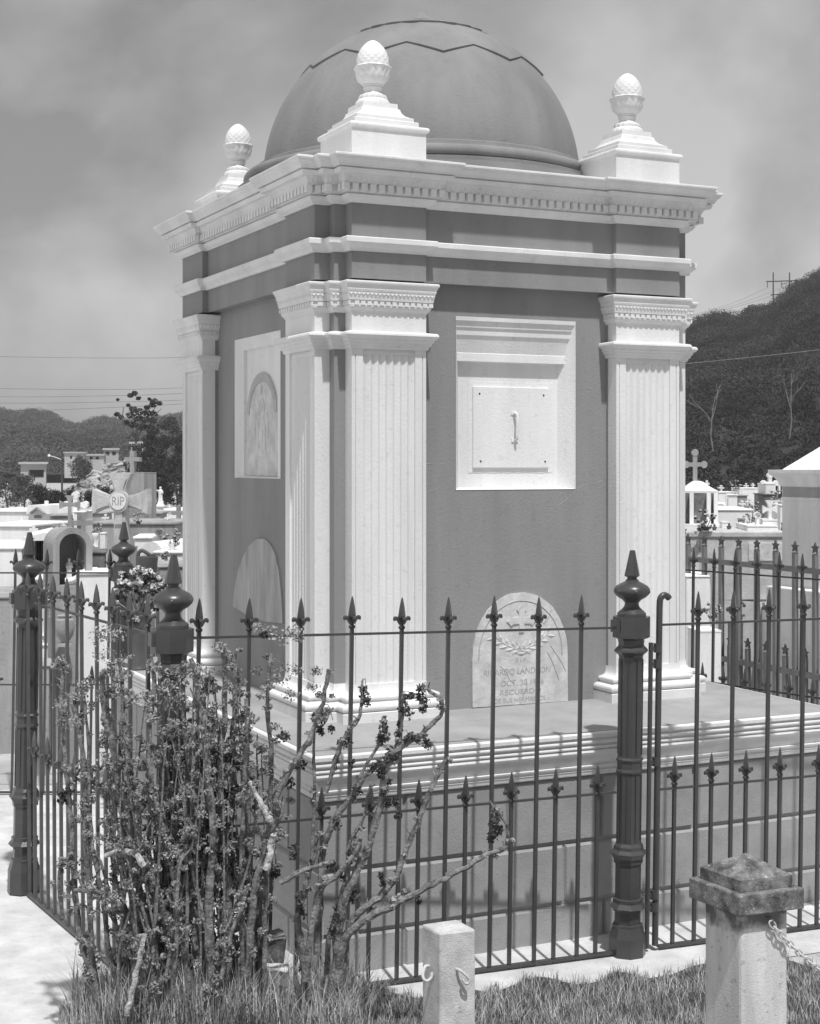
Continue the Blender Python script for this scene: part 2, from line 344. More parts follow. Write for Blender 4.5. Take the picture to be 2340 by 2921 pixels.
# niches ------------------------------------------------------------
def niche(name, rect, sx):
    """white plaster niche, built for a wall facing -y; rect = x0,x1,z0,z1"""
    x0, x1, z0, z1 = rect; bm = B(); y = wi; D = wi + .098; j = .065
    sec = [(y, z1), (y + .002, z1 - .022), (y + .013, z1 - .026), (y + .017, z1 - .058), (y + .025, z1 - .062), (y + .028, z1 - .10), (y + .034, z1 - .105), (y + .04, z1 - .125), (y + .058, z1 - .198), (y + .056, z1 - .202), (y + .056, z1 - .246), (D, z1 - .252)]
    l_ = [bm.verts.new((x0, a_, b_)) for a_, b_ in sec]; r_ = [bm.verts.new((x1, a_, b_)) for a_, b_ in sec]
    for i in range(len(sec) - 1): bm.faces.new((l_[i], r_[i], r_[i + 1], l_[i + 1]))
    def q(*c): bm.faces.new([bm.verts.new(p) for p in c])
    q((x0, D, z0), (x1, D, z0), (x1, D, z1), (x0, D, z1))
    for xa, xb in ((x1, x1 - j), (x0, x0 + j)): q((xa, y - .002, z0), (xb, D, z0), (xb, D, z1), (xa, y - .002, z1))
    q((x0, y - .003, z0), (x1, y - .003, z0), (x1, D, z0 + .012), (x0, D, z0 + .012))
    xform(bm, sx) if sx else None
    return mobj(name, bm, 'white', mau)
nf = niche('niche', NF, None)
# sealing slab of the front niche with handle and screws
bm = B(); yb = wi + .098
sx0, sx1, sz0, sz1 = .900, 1.398, 2.423, 2.888
box(bm, sx0, sx1, yb - .016, yb + .01, sz0, sz1, .003)
sd = mobj('niche_door', bm, 'white', nf)
bm = B()     # rough plaster bedding round the slab
poly = []
for k in range(60):
    t_ = k / 60 * 4; s = int(t_); f = t_ - s; e = .026 + .005 * random.random()
    x_, z_ = ((sx0 - e + (sx1 - sx0 + 2 * e) * f, sz0 - e), (sx1 + e, sz0 - e + (sz1 - sz0 + 2 * e) * f), (sx1 + e - (sx1 - sx0 + 2 * e) * f, sz1 + e), (sx0 - e, sz1 + e - (sz1 - sz0 + 2 * e) * f))[s]
    poly.append((x_, z_))
prism(bm, poly, yb - .0025, yb + .002); mobj('plaster_bedding', bm, 'white', nf)
bm = B(); hx = 1.168
tube(bm, smoothline([(hx - .004, yb - .016, 2.735), (hx - .002, yb - .036, 2.737), (hx + .004, yb - .044, 2.72), (hx + .002, yb - .048, 2.68), (hx, yb - .046, 2.62), (hx + .002, yb - .04, 2.59), (hx, yb - .016, 2.583)], 5), [.0085] * 31, 8)
box(bm, hx - .024, hx + .016, yb - .021, yb - .0162, 2.728, 2.748); box(bm, hx - .022, hx + .022, yb - .022, yb - .0162, 2.572, 2.592)
mobj('handle', bm, 'white', sd, True)
for x_, z_ in ((.94, 2.847), (1.362, 2.846), (.947, 2.462), (1.372, 2.46)):
    bm = B(); lathe(bm, [(.005, 0), (.005, .003), (.002, .004)], (0, 0, 0), 10); xform(bm, Matrix.Translation((x_, yb - .0158, z_)) @ Matrix.Rotation(math.radians(90), 4, 'X')); mobj('screw', bm, 'dark', sd)
SWP = Matrix(((0, 1, 0, 0), (1, 0, 0, 0), (0, 0, 1, 0), (0, 0, 0, 1)))
bm = B(); rg = []
for ix, iz, ib, dy in ((0, 0, 0, -.002), (.078, .038, .006, .02), (.112, .072, .010, .021), (.118, .078, .012, .04)):
    rg.append([bm.verts.new((x_, wi + dy, z_)) for x_, z_ in ((NL[0] + ix, NL[2] + ib), (NL[1] - ix, NL[2] + ib), (NL[1] - ix, NL[3] - iz), (NL[0] + ix, NL[3] - iz))])
for r0, r1 in zip(rg, rg[1:]):
    for i in range(4): bm.faces.new((r0[i], r0[(i + 1) % 4], r1[(i + 1) % 4], r1[i]))
bm.faces.new(rg[-1]); xform(bm, SWP); nl = mobj('niche', bm, 'white', mau); yl = wi + .04
def arch(x0, x1, z0, z1, n=28, p=2.0, zs=None):
    """outline with a pointed-oval head"""
    zs = z0 + (z1 - z0) * .45 if zs is None else zs; c = (x0 + x1) / 2; h = (x1 - x0) / 2; pts = [(x0, z0)]
    for k in range(n + 1):
        t_ = math.pi * (1 - k / n); pts.append((c + h * math.cos(t_), zs + (z1 - zs) * abs(math.sin(t_)) ** (2 / p)))
    return pts + [(x1, z0)]
# left niche: arched marble tablet with a raised border and a faint relief
bm = B(); prism(bm, arch(1.01, 1.554, 2.372, 3.012, 40, zs=2.74), yl - .008, yl + .004); xform(bm, SWP); tb = mobj('marble_tablet', bm, 'marble', nl)
bm = B(); ou = arch(1.012, 1.552, 2.66, 3.010, 40, zs=2.74)[2:-2]; inn = arch(1.052, 1.512, 2.66, 2.952, 40, zs=2.74)[2:-2]
prism(bm, ou + inn[::-1], yl - .013, yl - .0085); xform(bm, SWP); mobj('tablet_border', bm, 'marble_mid', tb)
bm = B()     # faint incised figure with branches at its sides
for pts in ([(1.282, 2.93), (1.268, 2.90), (1.282, 2.87), (1.296, 2.90), (1.282, 2.93)], [(1.282, 2.85), (1.245, 2.82), (1.24, 2.76), (1.265, 2.73)], [(1.282, 2.85), (1.32, 2.82), (1.325, 2.76), (1.3, 2.73)], [(1.255, 2.73), (1.22, 2.66), (1.225, 2.56), (1.2, 2.5)], [(1.31, 2.73), (1.345, 2.66), (1.34, 2.56), (1.365, 2.5)], [(1.19, 2.76), (1.16, 2.68), (1.17, 2.6)], [(1.375, 2.76), (1.405, 2.68), (1.395, 2.6)], [(1.16, 2.49), (1.41, 2.49)], [(1.282, 2.70), (1.275, 2.6), (1.285, 2.52)]):
    tube(bm, smoothline([(x_, yl - .0085, z_) for x_, z_ in pts], 5), .0028, 5)
xform(bm, SWP); mobj('incised_relief', bm, 'marble', tb)
# lower memorial slabs let into the walls
def rag(pts, s): return [(x_ + random.uniform(-s, s), z_ + random.uniform(-s, s)) for x_, z_ in pts]
bm = B(); prism(bm, rag(arch(.846, 1.468, 1.073, 1.712, 34, 2.15, 1.34), .0025), wi - .012, wi + .004); ms = mobj('memorial_slab', bm, 'marble', mau)
tag(ms, 'pale marble slab with a carved cross and lettering')
yf = wi - .0125
def inc(bm, pts, r=.0028, n=5): tube(bm, smoothline([(x_, yf, z_) for x_, z_ in pts], n), r, 5)
bm = B(); inn = arch(.885, 1.43, 1.33, 1.664, 34, 2.15, 1.34)[1:-1]; inc(bm, inn, .003, 2); mobj('border_line', bm, 'marble_old', ms)
bm = B()     # raised trefoil cross
def trefoil(cx_, cz_, s, arms=((0, 1), (-1, 0), (1, 0))):
    out = []
    return out
cxs, czs = 1.16, 1.555
crs = [(-.016, -.07), (-.016, -.02), (-.055, -.022), (-.07, -.034), (-.078, -.02), (-.095, -.004), (-.078, .012), (-.07, .026), (-.055, .014), (-.016, .016), (-.018, .045), (-.032, .06), (-.02, .07), (0, .09), (.02, .07), (.032, .06), (.018, .045), (.016, .016), (.055, .014), (.07, .026), (.078, .012), (.095, -.004), (.078, -.02), (.07, -.034), (.055, -.022), (.016, -.02), (.016, -.07)]
prism(bm, [(cxs + x_, czs + z_) for x_, z_ in crs], wi - .019, wi - .0118); mobj('relief_cross', bm, 'marble', ms)
bm = B()
for sgn in (-1, 1):      # crossed palm branches
    st = [(cxs - sgn * .06, 1.362), (cxs + sgn * .02, 1.386), (cxs + sgn * .10, 1.42), (cxs + sgn * .18, 1.475)]; inc(bm, st, .003)
    sp = smoothline([(x_, 0, z_) for x_, z_ in st], 4)
    for k in range(1, len(sp), 2):
        c = sp[k]
        for s2, ln in ((-1, .072), (1, .066)):
            an = math.radians(62 if s2 > 0 else -8); dx, dz = sgn * math.cos(an) * ln, math.sin(an) * ln
            nx, nz = -dz * .16, dx * .16
            vs = [bm.verts.new((c.x, yf, c.z)), bm.verts.new((c.x + dx * .5 + nx, yf - .001, c.z + dz * .5 + nz)), bm.verts.new((c.x + dx, yf, c.z + dz)), bm.verts.new((c.x + dx * .5 - nx, yf - .001, c.z + dz * .5 - nz))]
            tp = bm.verts.new((c.x + dx * .5, yf - .006, c.z + dz * .5))
            for q_ in range(4): bm.faces.new((vs[q_], vs[(q_ + 1) % 4], tp))
mobj('palm_branches', bm, 'marble', ms)
RX = Matrix.Rotation(math.radians(90), 4, 'X')
for s_, x_, z_, sz, k_ in (('R I P', 1.155, 1.325, .036, 1.), ('RICARDO LANDRON', 1.135, 1.262, .05, .92), ('OCT. 30 1926', 1.165, 1.197, .046, 1.05), ('RECUERDO', 1.155, 1.145, .042, 1.25), ('DE SUS HERMANOS', 1.15, 1.1, .038, 1.02)):
    text('inscription', s_, sz, 'engrave', ms, Matrix.Translation((x_, yf + .0002, z_)) @ RX, .0008, k_)
bm = B()     # hairline cracks and veins
for pts in ([(1.02, 1.30), (1.06, 1.26), (1.08, 1.22), (1.12, 1.19)], [(1.19, 1.22), (1.2, 1.17), (1.175, 1.13), (1.155, 1.08)], [(1.36, 1.60), (1.33, 1.55), (1.30, 1.53)], [(1.33, 1.36), (1.38, 1.28), (1.41, 1.2)], [(1.35, 1.4), (1.42, 1.3), (1.45, 1.25)]):
    inc(bm, rag(pts, .004), .0022); mobj('stone_vein', bm, 'engrave', ms); bm = B()
bm.free()
bm = B(); pl = arch(.835, 1.725, 1.485, 2.0, 34, 1.75, 1.52); pl[0] = (.835, 1.50); pl[-1] = (1.725, 1.545)
pl = [(p[0] - .01, p[1]) for p in pl]
# the left slab has a broad foot and a steep pointed-oval head
hd = [(.815, 1.51), (.83, 1.66), (.875, 1.81), (.94, 1.905), (1.02, 1.965), (1.13, 1.995), (1.27, 1.985), (1.4, 1.94), (1.52, 1.86), (1.61, 1.77), (1.68, 1.66), (1.71, 1.56), (1.715, 1.535), (1.4, 1.50), (1.1, 1.49)]
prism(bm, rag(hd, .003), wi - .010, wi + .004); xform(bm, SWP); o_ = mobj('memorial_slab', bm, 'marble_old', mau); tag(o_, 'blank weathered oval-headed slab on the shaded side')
# hairline cracks in the front wall plaster
bm = B()
for pts in (((1560, 1445), (1600, 1440), (1660, 1385), (1700, 1378), (1730, 1368)), ((1215, 1405), (1235, 1398), (1262, 1393)), ((1215, 1322), (1240, 1322), (1275, 1325)), ((1650, 1108), (1680, 1108), (1695, 1105))):
    pp = []
    for (u1, v1), (u2, v2) in zip(pts, pts[1:]):
        for k in range(4): pp.append(on_y(u1 + (u2 - u1) * k / 4 + random.uniform(-2, 2), v1 + (v2 - v1) * k / 4 + random.uniform(-2, 2), wi - .0001))
    tube(bm, pp, [.0006 + .0014 * random.random() for _ in pp], 5); mobj('plaster_crack', bm, 'engrave', wall); bm = B()
bm.free()

# dome --------------------------------------------------------------
DC = (W / 2 + .016, Lg / 2, 4.257); DR = 1.0186
def flat(t_): return 1 - .03 * math.sin(t_) ** 5
bm = B(); pr = [(1.19, -.18), (1.19, -.075), (1.155, -.07), (1.155, -.045), (1.13, -.04)] + [(1.118 + .026 * math.cos(t_), -.005 + .033 * math.sin(t_)) for t_ in [(-.5 + k / 8) * math.pi for k in range(9)]] + [(1.085, .03), (1.08, .045), (1.078, .058), (1.062, .066)]
for k in range(4, 92, 2):
    t_ = math.radians(min(k, 89.6)); pr.append((DR * math.cos(t_), DR * math.sin(t_) * flat(t_)))
lathe(bm, pr, DC, 128); dome = mobj('dome', bm, 'dome', mau, True)
def shell(bm, R0, bound, top, bulge, n=528, rows=26):
    grid = []
    for i in range(n):
        az_ = 2 * math.pi * i / n + .0001; b0 = bound(az_); col = []
        for k in range(rows + 2):
            la = b0 if k == 0 else b0 + (top - b0) * (k - 1) / rows
            R = DR * .995 if k == 0 else (R0 + bulge(az_)) * DR
            t_ = math.radians(la); col.append(bm.verts.new((DC[0] + R * math.cos(t_) * math.cos(az_), DC[1] + R * math.cos(t_) * math.sin(az_), DC[2] + R * math.sin(t_) * flat(t_))))
        grid.append(col)
    for i in range(n):
        g0, g1 = grid[i], grid[(i + 1) % n]
        for k in range(rows + 1): bm.faces.new((g0[k], g1[k], g1[k + 1], g0[k + 1]))
    return grid
azv = math.atan2(CY0 - DC[1], CX0 - DC[0])      # azimuth towards the viewpoint
PN, SN = 11, 22
def fpet(z_): return (z_ - (azv + math.radians(9.5))) / (2 * math.pi / PN) % 1
bm = B(); g_ = shell(bm, 1.009, lambda z_: 38.9 + 6.0 * abs(((fpet(z_) + .5) % 1) - .5) * 2, 88, lambda z_: .004 * math.cos(math.pi * (((fpet(z_) + .5) % 1) - .5)))
mobj('petal_ring', bm, 'dome', dome, True)
def fsc(z_): return ((z_ - azv) / (2 * math.pi / SN) % 1 - .5) * 2
bm = B(); shell(bm, 1.020, lambda z_: 67.5 - 2.8 * math.sqrt(max(0, 1 - fsc(z_) ** 2)), 89.5, lambda z_: .005 * math.sqrt(max(0, 1 - fsc(z_) ** 2)))
mobj('scalloped_crown', bm, 'dome', dome, True)
bm = B(); lathe(bm, [(.12, 0), (.12, .03), (.09, .05), (.05, .07), (.02, .1)], (DC[0], DC[1], DC[2] + DR * .985), 24); mobj('apex_knob', bm, 'dome', dome, True)

# finials -------------------------------------------------------------
def finial(cx_, cy_, parent):
    z = 4.078; h = wd / 2; bm = B()
    sq = [(cx_ - h, cy_ - h), (cx_ + h, cy_ - h), (cx_ + h, cy_ + h), (cx_ - h, cy_ + h)]
    prof = [(0, z), (0, z + .172), (.004, z + .174)] + [(.002 + .013 * math.cos(t_), z + .19 + .016 * math.sin(t_)) for t_ in [(-.5 + k / 6) * math.pi for k in range(7)]] + [(-.014, z + .21), (-.03, z + .213), (-.03, z + .236), (-.036, z + .24), (-.05, z + .243), (-.05, z + .262), (-.062, z + .266), (-.085, z + .278), (-.1, z + .295), (-.108, z + .318), (-.116, z + .322), (-.118, z + .35)]
    sweep(bm, sq, prof, True, True, True); ped = mobj('finial', bm, 'white', parent)
    bm = B(); lathe(bm, [(.086, .345), (.092, .352), (.092, .368), (.084, .378), (.076, .384), (.078, .392), (.074, .404), (.06, .412), (.05, .418), (.046, .428), (.05, .44), (.054, .448), (.05, .455), (.056, .462)], (cx_, cy_, z), 48,
                    fr=lambda an, zz: 1 + (.09 * abs(math.cos(an * 8)) - .04 if .345 < zz < .406 else 0)); mobj('beaded_collar', bm, 'white', ped, True)
    bm = B(); lathe(bm, [(.045, .458), (.062, .468), (.082, .49), (.091, .515), (.094, .54), (.1, .556), (.104, .562), (.094, .568), (.08, .57)], (cx_, cy_, z), 64,
                    fr=lambda an, zz: 1 + (.035 * math.sin(an * 8) + .03 * math.sin(an * 16 + zz * 200) if .48 < zz < .566 else 0)); mobj('leaf_cup', bm, 'white', ped, True)
    bm = B(); pr = []; 
    for k in range(40):
        s = k / 39; pr.append((.0925 * (math.cos((s * 1.0) ** 1.25 * math.pi / 2) ** .62 if s < 1 else 0.001) * (1 - .03 * (1 - s)) + .001, .566 + .15 * s))
    lathe(bm, pr, (cx_, cy_, z), 72, fr=lambda an, zz: 1 + .018 * (abs(math.sin(an * 7 + (zz - .566) * 90)) * abs(math.sin(an * 7 - (zz - .566) * 90)) * 2 - 1) * (1 if zz < .70 else .3)); mobj('pinecone', bm, 'white', ped, True)
for cx_, cy_ in ((a + wd / 2, -d + wd / 2), (W - a - wd / 2, -d + wd / 2), (a + wd / 2, Lg + d - wd / 2), (W - a - wd / 2, Lg + d - wd / 2)): finial(cx_, cy_, mau)

# plinth ---------------------------------------------------------------
X0, X1, Y0, Y1 = -.424, W + .40, -.862, Lg + .40; g = .016
bm = B(); box(bm, X0 + g, X1 - g, Y0 + g, Y1 - g, -.05, .86)
def ashlar(bm, org, du, length, nrm):
    rows = ((-.02, .186, .30), (.206, .494, .02), (.514, .838, .30))
    for z0, z1, of in rows:
        c = .015 - X0 if of == .30 else .329 - X0
        js = [0]; x_ = c - .565 if c > .6 else c
        while x_ < length - .1: js.append(x_); x_ += .572 + random.uniform(-.012, .012)
        js.append(length)
        for j0, j1 in zip(js, js[1:]):
            s0 = j0 + (.006 if j0 else 0); s1 = j1 - (.006 if j1 < length else 0); ch = .008
            o = Vector(org); du_ = Vector(du); nn = Vector(nrm)
            def pt(s, z, k): q_ = o + du_ * s + nn * k; return bm.verts.new((q_.x, q_.y, z))
            c0 = ch if j0 else 0; c1 = ch if j1 < length else 0
            e0 = 0 if j0 else g + .001; e1_ = 0 if j1 < length else g + .001
            bk = [pt(s0 + e0, z0, -g + .001), pt(s1 - e1_, z0, -g + .001), pt(s1 - e1_, z1, -g + .001), pt(s0 + e0, z1, -g + .001)]
            fr = [pt(s0 + c0, z0 + .003, 0), pt(s1 - c1, z0 + .003, 0), pt(s1 - c1, z1 - .014, 0), pt(s0 + c0, z1 - .014, 0)]
            bm.faces.new(fr)
            for i in range(4): bm.faces.new((bk[i], bk[(i + 1) % 4], fr[(i + 1) % 4], fr[i]))
ashlar(bm, (X0, Y0, 0), (1, 0, 0), X1 - X0, (0, -1, 0)); ashlar(bm, (X0, Y0, 0), (0, 1, 0), Y1 - Y0, (-1, 0, 0))
ashlar(bm, (X1, Y0, 0), (0, 1, 0), Y1 - Y0, (1, 0, 0))
pln = mobj('plinth', bm, 'plinth', mau)
sq = [(X0, Y0), (X1, Y0), (X1, Y1), (X0, Y1)]
bm = B(); sweep(bm, sq, [(-.02, .842), (.012, .842), (.014, .848), (.016, .860), (.020, .866), (.012, .869), (.016, .875), (.026, .884), (.028, .892), (.018, .897), (.022, .903), (.031, .916), (.037, .932), (.041, .946), (.050, .957), (.0535, .966), (.050, .975), (.040, .979)]
      + torus_prof(.046, .990, .0085) + [(.041, 1.001), (.041, 1.006)] + torus_prof(.048, 1.019, .011) + [(.046, 1.032), (.046, 1.037), (.056, 1.040), (.062, 1.044), (.062, 1.060), (.056, 1.0668), (.03, 1.067)])
mobj('coping', bm, 'white', pln)
bm = B(); box(bm, X0 - .035, X1 + .035, Y0 - .035, Y1 + .035, 1.04, Z0); mobj('plinth_top', bm, 'plinth', pln)

# ================================================================== IRON FENCE
G0 = Vector((1.088, -1.18, 0)); FD = Vector((.9974, -.0717, 0)).normalized(); LEAN = .016
def lean(bm): 
    for v in bm.verts: v.co.x += LEAN * v.co.z
def spearhead_bm():
    bm = B(); lathe(bm, [(.008, 0), (.0145, .003), (.017, .009), (.0145, .016), (.009, .019)], seg=12)
    lathe(bm, [(.009, .017), (.0115, .03), (.016, .045), (.02, .052)], seg=8)
    bl = [(.0, .052), (.0175, .056), (.0185, .064), (.013, .105), (.005, .142), (.001, .152)]
    n0 = len(bm.verts)
    lathe(bm, [(.001, .05)] + [(r, z) for r, z in bl[1:]], seg=4, rot=0)
    for an in range(4):          # four curled lobes
        c, s = math.cos(an * math.pi / 2), math.sin(an * math.pi / 2)
        tube(bm, smoothline([(c * .008, s * .008, .024), (c * .018, s * .018, .043), (c * .031, s * .031, .056), (c * .036, s * .036, .05), (c * .033, s * .033, .043)], 3), [.007, .0075, .008, .008, .008, .008, .008, .0085, .0085, .0085, .0085, .008, .007], 6)
    return bm
def make_picket(top, z0, m):
    """picket with its foot at z0 and the tip of its spearhead at top"""
    bm = B(); r = .0083; box(bm, -r, r, -r, r, z0, top - .147, 0); p = mobj('picket', bm, m)
    bm = spearhead_bm(); xform(bm, Matrix.Translation((0, 0, top - .152))); mobj('spearhead', bm, m, p, True); return p
protos = {}
def picket(parent, x, y, top, z0, m, rz=0.):
    key = (round(top, 2), round(z0, 2), m)
    if key not in protos: protos[key] = make_picket(top, z0, m); o = protos[key]; o.parent = parent
    else: o = copy_tree(protos[key], parent)
    o.location = (x, y, 0); o.rotation_euler = (0, math.atan(LEAN), rz); return o
def bar(bm, p, q, hh, ww):
    p, q = Vector(p), Vector(q); dd = (q - p); n = Vector((-dd.y, dd.x, 0)).normalized() * ww / 2; up = Vector((0, 0, hh / 2))
    vs = [bm.verts.new(c + s1 * n + s2 * up) for c in (p, q) for s1, s2 in ((-1, -1), (1, -1), (1, 1), (-1, 1))]
    for f in ((0, 1, 2, 3), (7, 6, 5, 4), (0, 4, 5, 1), (1, 5, 6, 2), (2, 6, 7, 3), (3, 7, 4, 0)): bm.faces.new([vs[i] for i in f])
def panel(name, label, p0, p1, tall, short, m, cat='fence', zt=(1.64, 1.64), zm=.815, tips=(1.82, 1.82), stip=.96, bottom=True, group='iron fence panels'):
    p0, p1 = Vector(p0), Vector(p1); dd = p1 - p0; ln = dd.length; rz = math.atan2(dd.y, dd.x); dn = dd.normalized()
    t = thing(name, label, cat, (0, 0, 0), 0, group)
    for s in tall:
        f = s / ln; q = p0 + dd * f; picket(t, q.x, q.y, tips[0] + (tips[1] - tips[0]) * f, .01, m, rz)
    for s in short:
        q = p0 + dd * (s / ln); picket(t, q.x, q.y, stip, .01, m, rz)
    lst = [('top_rail', zt[0], zt[1]), ('middle_rail', zm, zm)] + ([('bottom_rail', .022, .022)] if bottom else [])
    for nm, za, zb in lst:
        bm = B(); bar(bm, p0 + Vector((LEAN * za, 0, za)), p1 + Vector((LEAN * zb, 0, zb)), .011 if nm != 'bottom_rail' else .012, .013 if nm != 'bottom_rail' else .03); mobj(nm, bm, m, t)
    return t
PH = [(.093, -.03), (.093, .095), (.0755, .146), (.0765, .150), (.0765, .158), (.066, .163), (.065, .22), (.0725, .223), (.0735, .232), (.094, .243), (.0745, .266), (.0755, .272), (.0755, .284), (.066, .289)]
POST_OCT = [PH, [(.065, .289), (.065, .46)], [(.073, .462), (.073, .476), (.0755, .486), (.094, .514), (.0755, .53), (.0745, .546), (.066, .558), (.063, .562)], [(.063, .562), (.061, .905)],
            [(.061, .905), (.068, .91), (.069, .917), (.066, .924), (.063, .93), (.0625, .965), (.068, .97), (.0685, .978), (.062, .985), (.0605, .99)], [(.0605, .99), (.0605, 1.485)],
            [(.0605, 1.485), (.064, 1.495), (.078, 1.506), (.0855, 1.513), (.0835, 1.522), (.066, 1.54), (.064, 1.548), (.067, 1.57), (.074, 1.578), (.094, 1.583), (.094, 1.686)]]
def make_post(m):
    t = bpy.data.objects.new('fence_post', None); t.empty_display_size = .1; link(t)
    def fr(an, z): return 1 / math.cos(((an - math.radians(22.5) + math.pi / 8) % (math.pi / 4)) - math.pi / 8) * .965
    for nm, idx in (('foot', (0, 1)), ('shaft', (2, 3, 4, 5)), ('collar', (6,))):
        bm = B()
        for i in idx: lathe(bm, POST_OCT[i], seg=8, rot=math.radians(22.5))
        if nm == 'shaft':
            for k in range(8):
                an = math.radians(45 * k); 
                for z0, z1 in ((.575, .90), (1.0, 1.475)): tube(bm, [(math.cos(an + s) * .0605, math.sin(an + s) * .0605, z) for s in (0,) for z in (z0, z1)], .003, 5)
        if nm == 'collar':
            box(bm, -.104, -.07, -.03, .03, 1.612, 1.672)
        lean(bm); mobj(nm, bm, m, t)
    bm = B(); lathe(bm, [(.0715, 1.686), (.0715, 1.703), (.066, 1.708), (.05, 1.722), (.038, 1.735), (.0345, 1.748), (.0355, 1.757), (.04, 1.759), (.045, 1.767), (.07, 1.782), (.085, 1.797), (.091, 1.811), (.089, 1.824), (.078, 1.838), (.056, 1.851), (.045, 1.856), (.034, 1.862), (.033, 1.867), (.025, 1.872), (.024, 1.884)], seg=32); lean(bm)
    for k in range(6):
        an = math.radians(60 * k + 10); n0 = len(bm.verts); bmesh.ops.create_uvsphere(bm, u_segments=10, v_segments=6, radius=.013, matrix=Matrix.Translation((math.cos(an) * .082 + .029, math.sin(an) * .082, 1.812)))
    mobj('turned_bulb', bm, m, t, True)
    bm = B(); lathe(bm, [(.03, 1.883), (.038, 1.887), (.0385, 1.893), (.0135, 2.014), (.011, 2.016)], seg=8, rot=math.radians(22.5)); lean(bm); mobj('spire', bm, m, t)
    return t
post0 = make_post('iron'); ppos = []
def post(x, y, z, label, first=False, rz=0):
    o = post0 if first else copy_tree(post0); o.location = (x, y, z); o.rotation_euler = (0, 0, rz); tag(o, label, 'fence post', 'iron fence posts'); return o
GP = G0 + FD * .012
post(GP.x - .012, GP.y, 0, 'dark iron octagonal gate post with bulb and spire, standing complete beside the gate', True)
CP = Vector((-1.205 - .02, -1.015, 0)); post(CP.x, CP.y, .03, 'dark iron corner post whose bulb and spire rise out of the leafy shrub')
LP = Vector((-1.415, 1.2, 0)); post(LP.x, LP.y, .04, 'dark iron post at the far left end of the left fence panel')
BP = at(353, 1490, 11.2); post(BP.x - .03, BP.y, 0, 'dark iron post behind the plinth, beside the bouquet of flowers')
# front panel: s measured from gate post, converted to distance from the corner post
s0 = -2.31; F0 = G0 + FD * s0; F1 = G0 + FD * -.075
panel('iron_fence', 'dark spear-picket fence panel between shrub and gate post, before the plinth', F0, F1,
      [s - s0 for s in (-2.20, -1.969, -1.725, -1.477, -1.229, -.992, -.753, -.515, -.282)], [s - s0 for s in (-2.08, -1.85, -1.612, -1.372, -1.13, -.889, -.648, -.41, -.179)], 'iron', zt=(1.672, 1.632), tips=(1.85, 1.79))
# gate (hinged on the gate post, with curled stile)
gate = panel('iron_gate', 'dark iron gate of spear pickets with curl-topped stile, to the right of the gate post', G0 + FD * .176, G0 + FD * 1.56,
      [s - .176 for s in (.384, .594, .81, 1.024, 1.24, 1.455)], [s - .176 for s in (.259, .475, .682, .889, 1.13, 1.35)], 'iron', 'gate', zt=(1.637, 1.63), zm=.81, tips=(1.797, 1.797), stip=.975, bottom=True, group=None)
bm = B(); q = G0 + FD * .16; pts = [Vector((q.x, q.y, .03)), Vector((q.x + LEAN * .8, q.y, .8)), Vector((q.x + LEAN * 1.7, q.y, 1.72)), Vector((q.x + LEAN * 1.7 + .004, q.y, 1.765)), Vector((q.x + .05, q.y, 1.785)), Vector((q.x + .075, q.y, 1.778)), Vector((q.x + .085, q.y, 1.768))]
tube(bm, pts[:2] + smoothline(pts[2:], 5), .0165, 12); mobj('gate_stile', bm, 'iron', gate, True)
bm = B(); q = G0 + FD * .113; tube(bm, [(q.x, q.y, .02), (q.x + LEAN * 1.55, q.y, 1.55)], .012, 8); mobj('hanging_bar', bm, 'iron', gate, True)
for z in (1.50, 1.42, .93, .262, .2):
    bm = B(); q = G0 + FD * .152; lathe(bm, [(.021, 0), (.021, .045)], (q.x + LEAN * z, q.y, z), 14); bar(bm, (q.x - .05 + LEAN * z, q.y, z + .02), (q.x + LEAN * z, q.y, z + .02), .02, .014); mobj('hinge', bm, 'iron', gate, True)
# left panel
dl = (LP - CP); ll = dl.length
panel('iron_fence', 'paler iron fence panel running away on the left, from the shrub to the left post', CP + dl * (.09 / ll), CP + dl * ((ll - .1) / ll), [.12 + .2385 * k for k in range(9)], [.0 + .2385 * k for k in range(9)], 'iron_lite', zt=(1.665, 1.66), tips=(1.85, 1.85))
# back panel
bl_ = BP - RT * .09; b2 = BP - RT * 1.45
panel('iron_fence', 'dark iron fence panel behind, between the left post and the post by the bouquet', b2.xy.to_3d(), bl_.xy.to_3d(), [.16 + .232 * k for k in range(6)], [.04 + .232 * k for k in range(6)], 'iron', zt=(1.64, 1.64))
# right panel behind the plinth
R1 = at(1940, 1700, 11.55).xy.to_3d(); R2 = at(2420, 1700, 10.35).xy.to_3d(); rl = (R2 - R1).length
panel('iron_fence', 'dark thin iron fence panel seen through the gate, beyond the right edge of the plinth', R1, R2, [.11 + .2 * k for k in range(9)], [.21 + .2 * k for k in range(8)], 'iron')

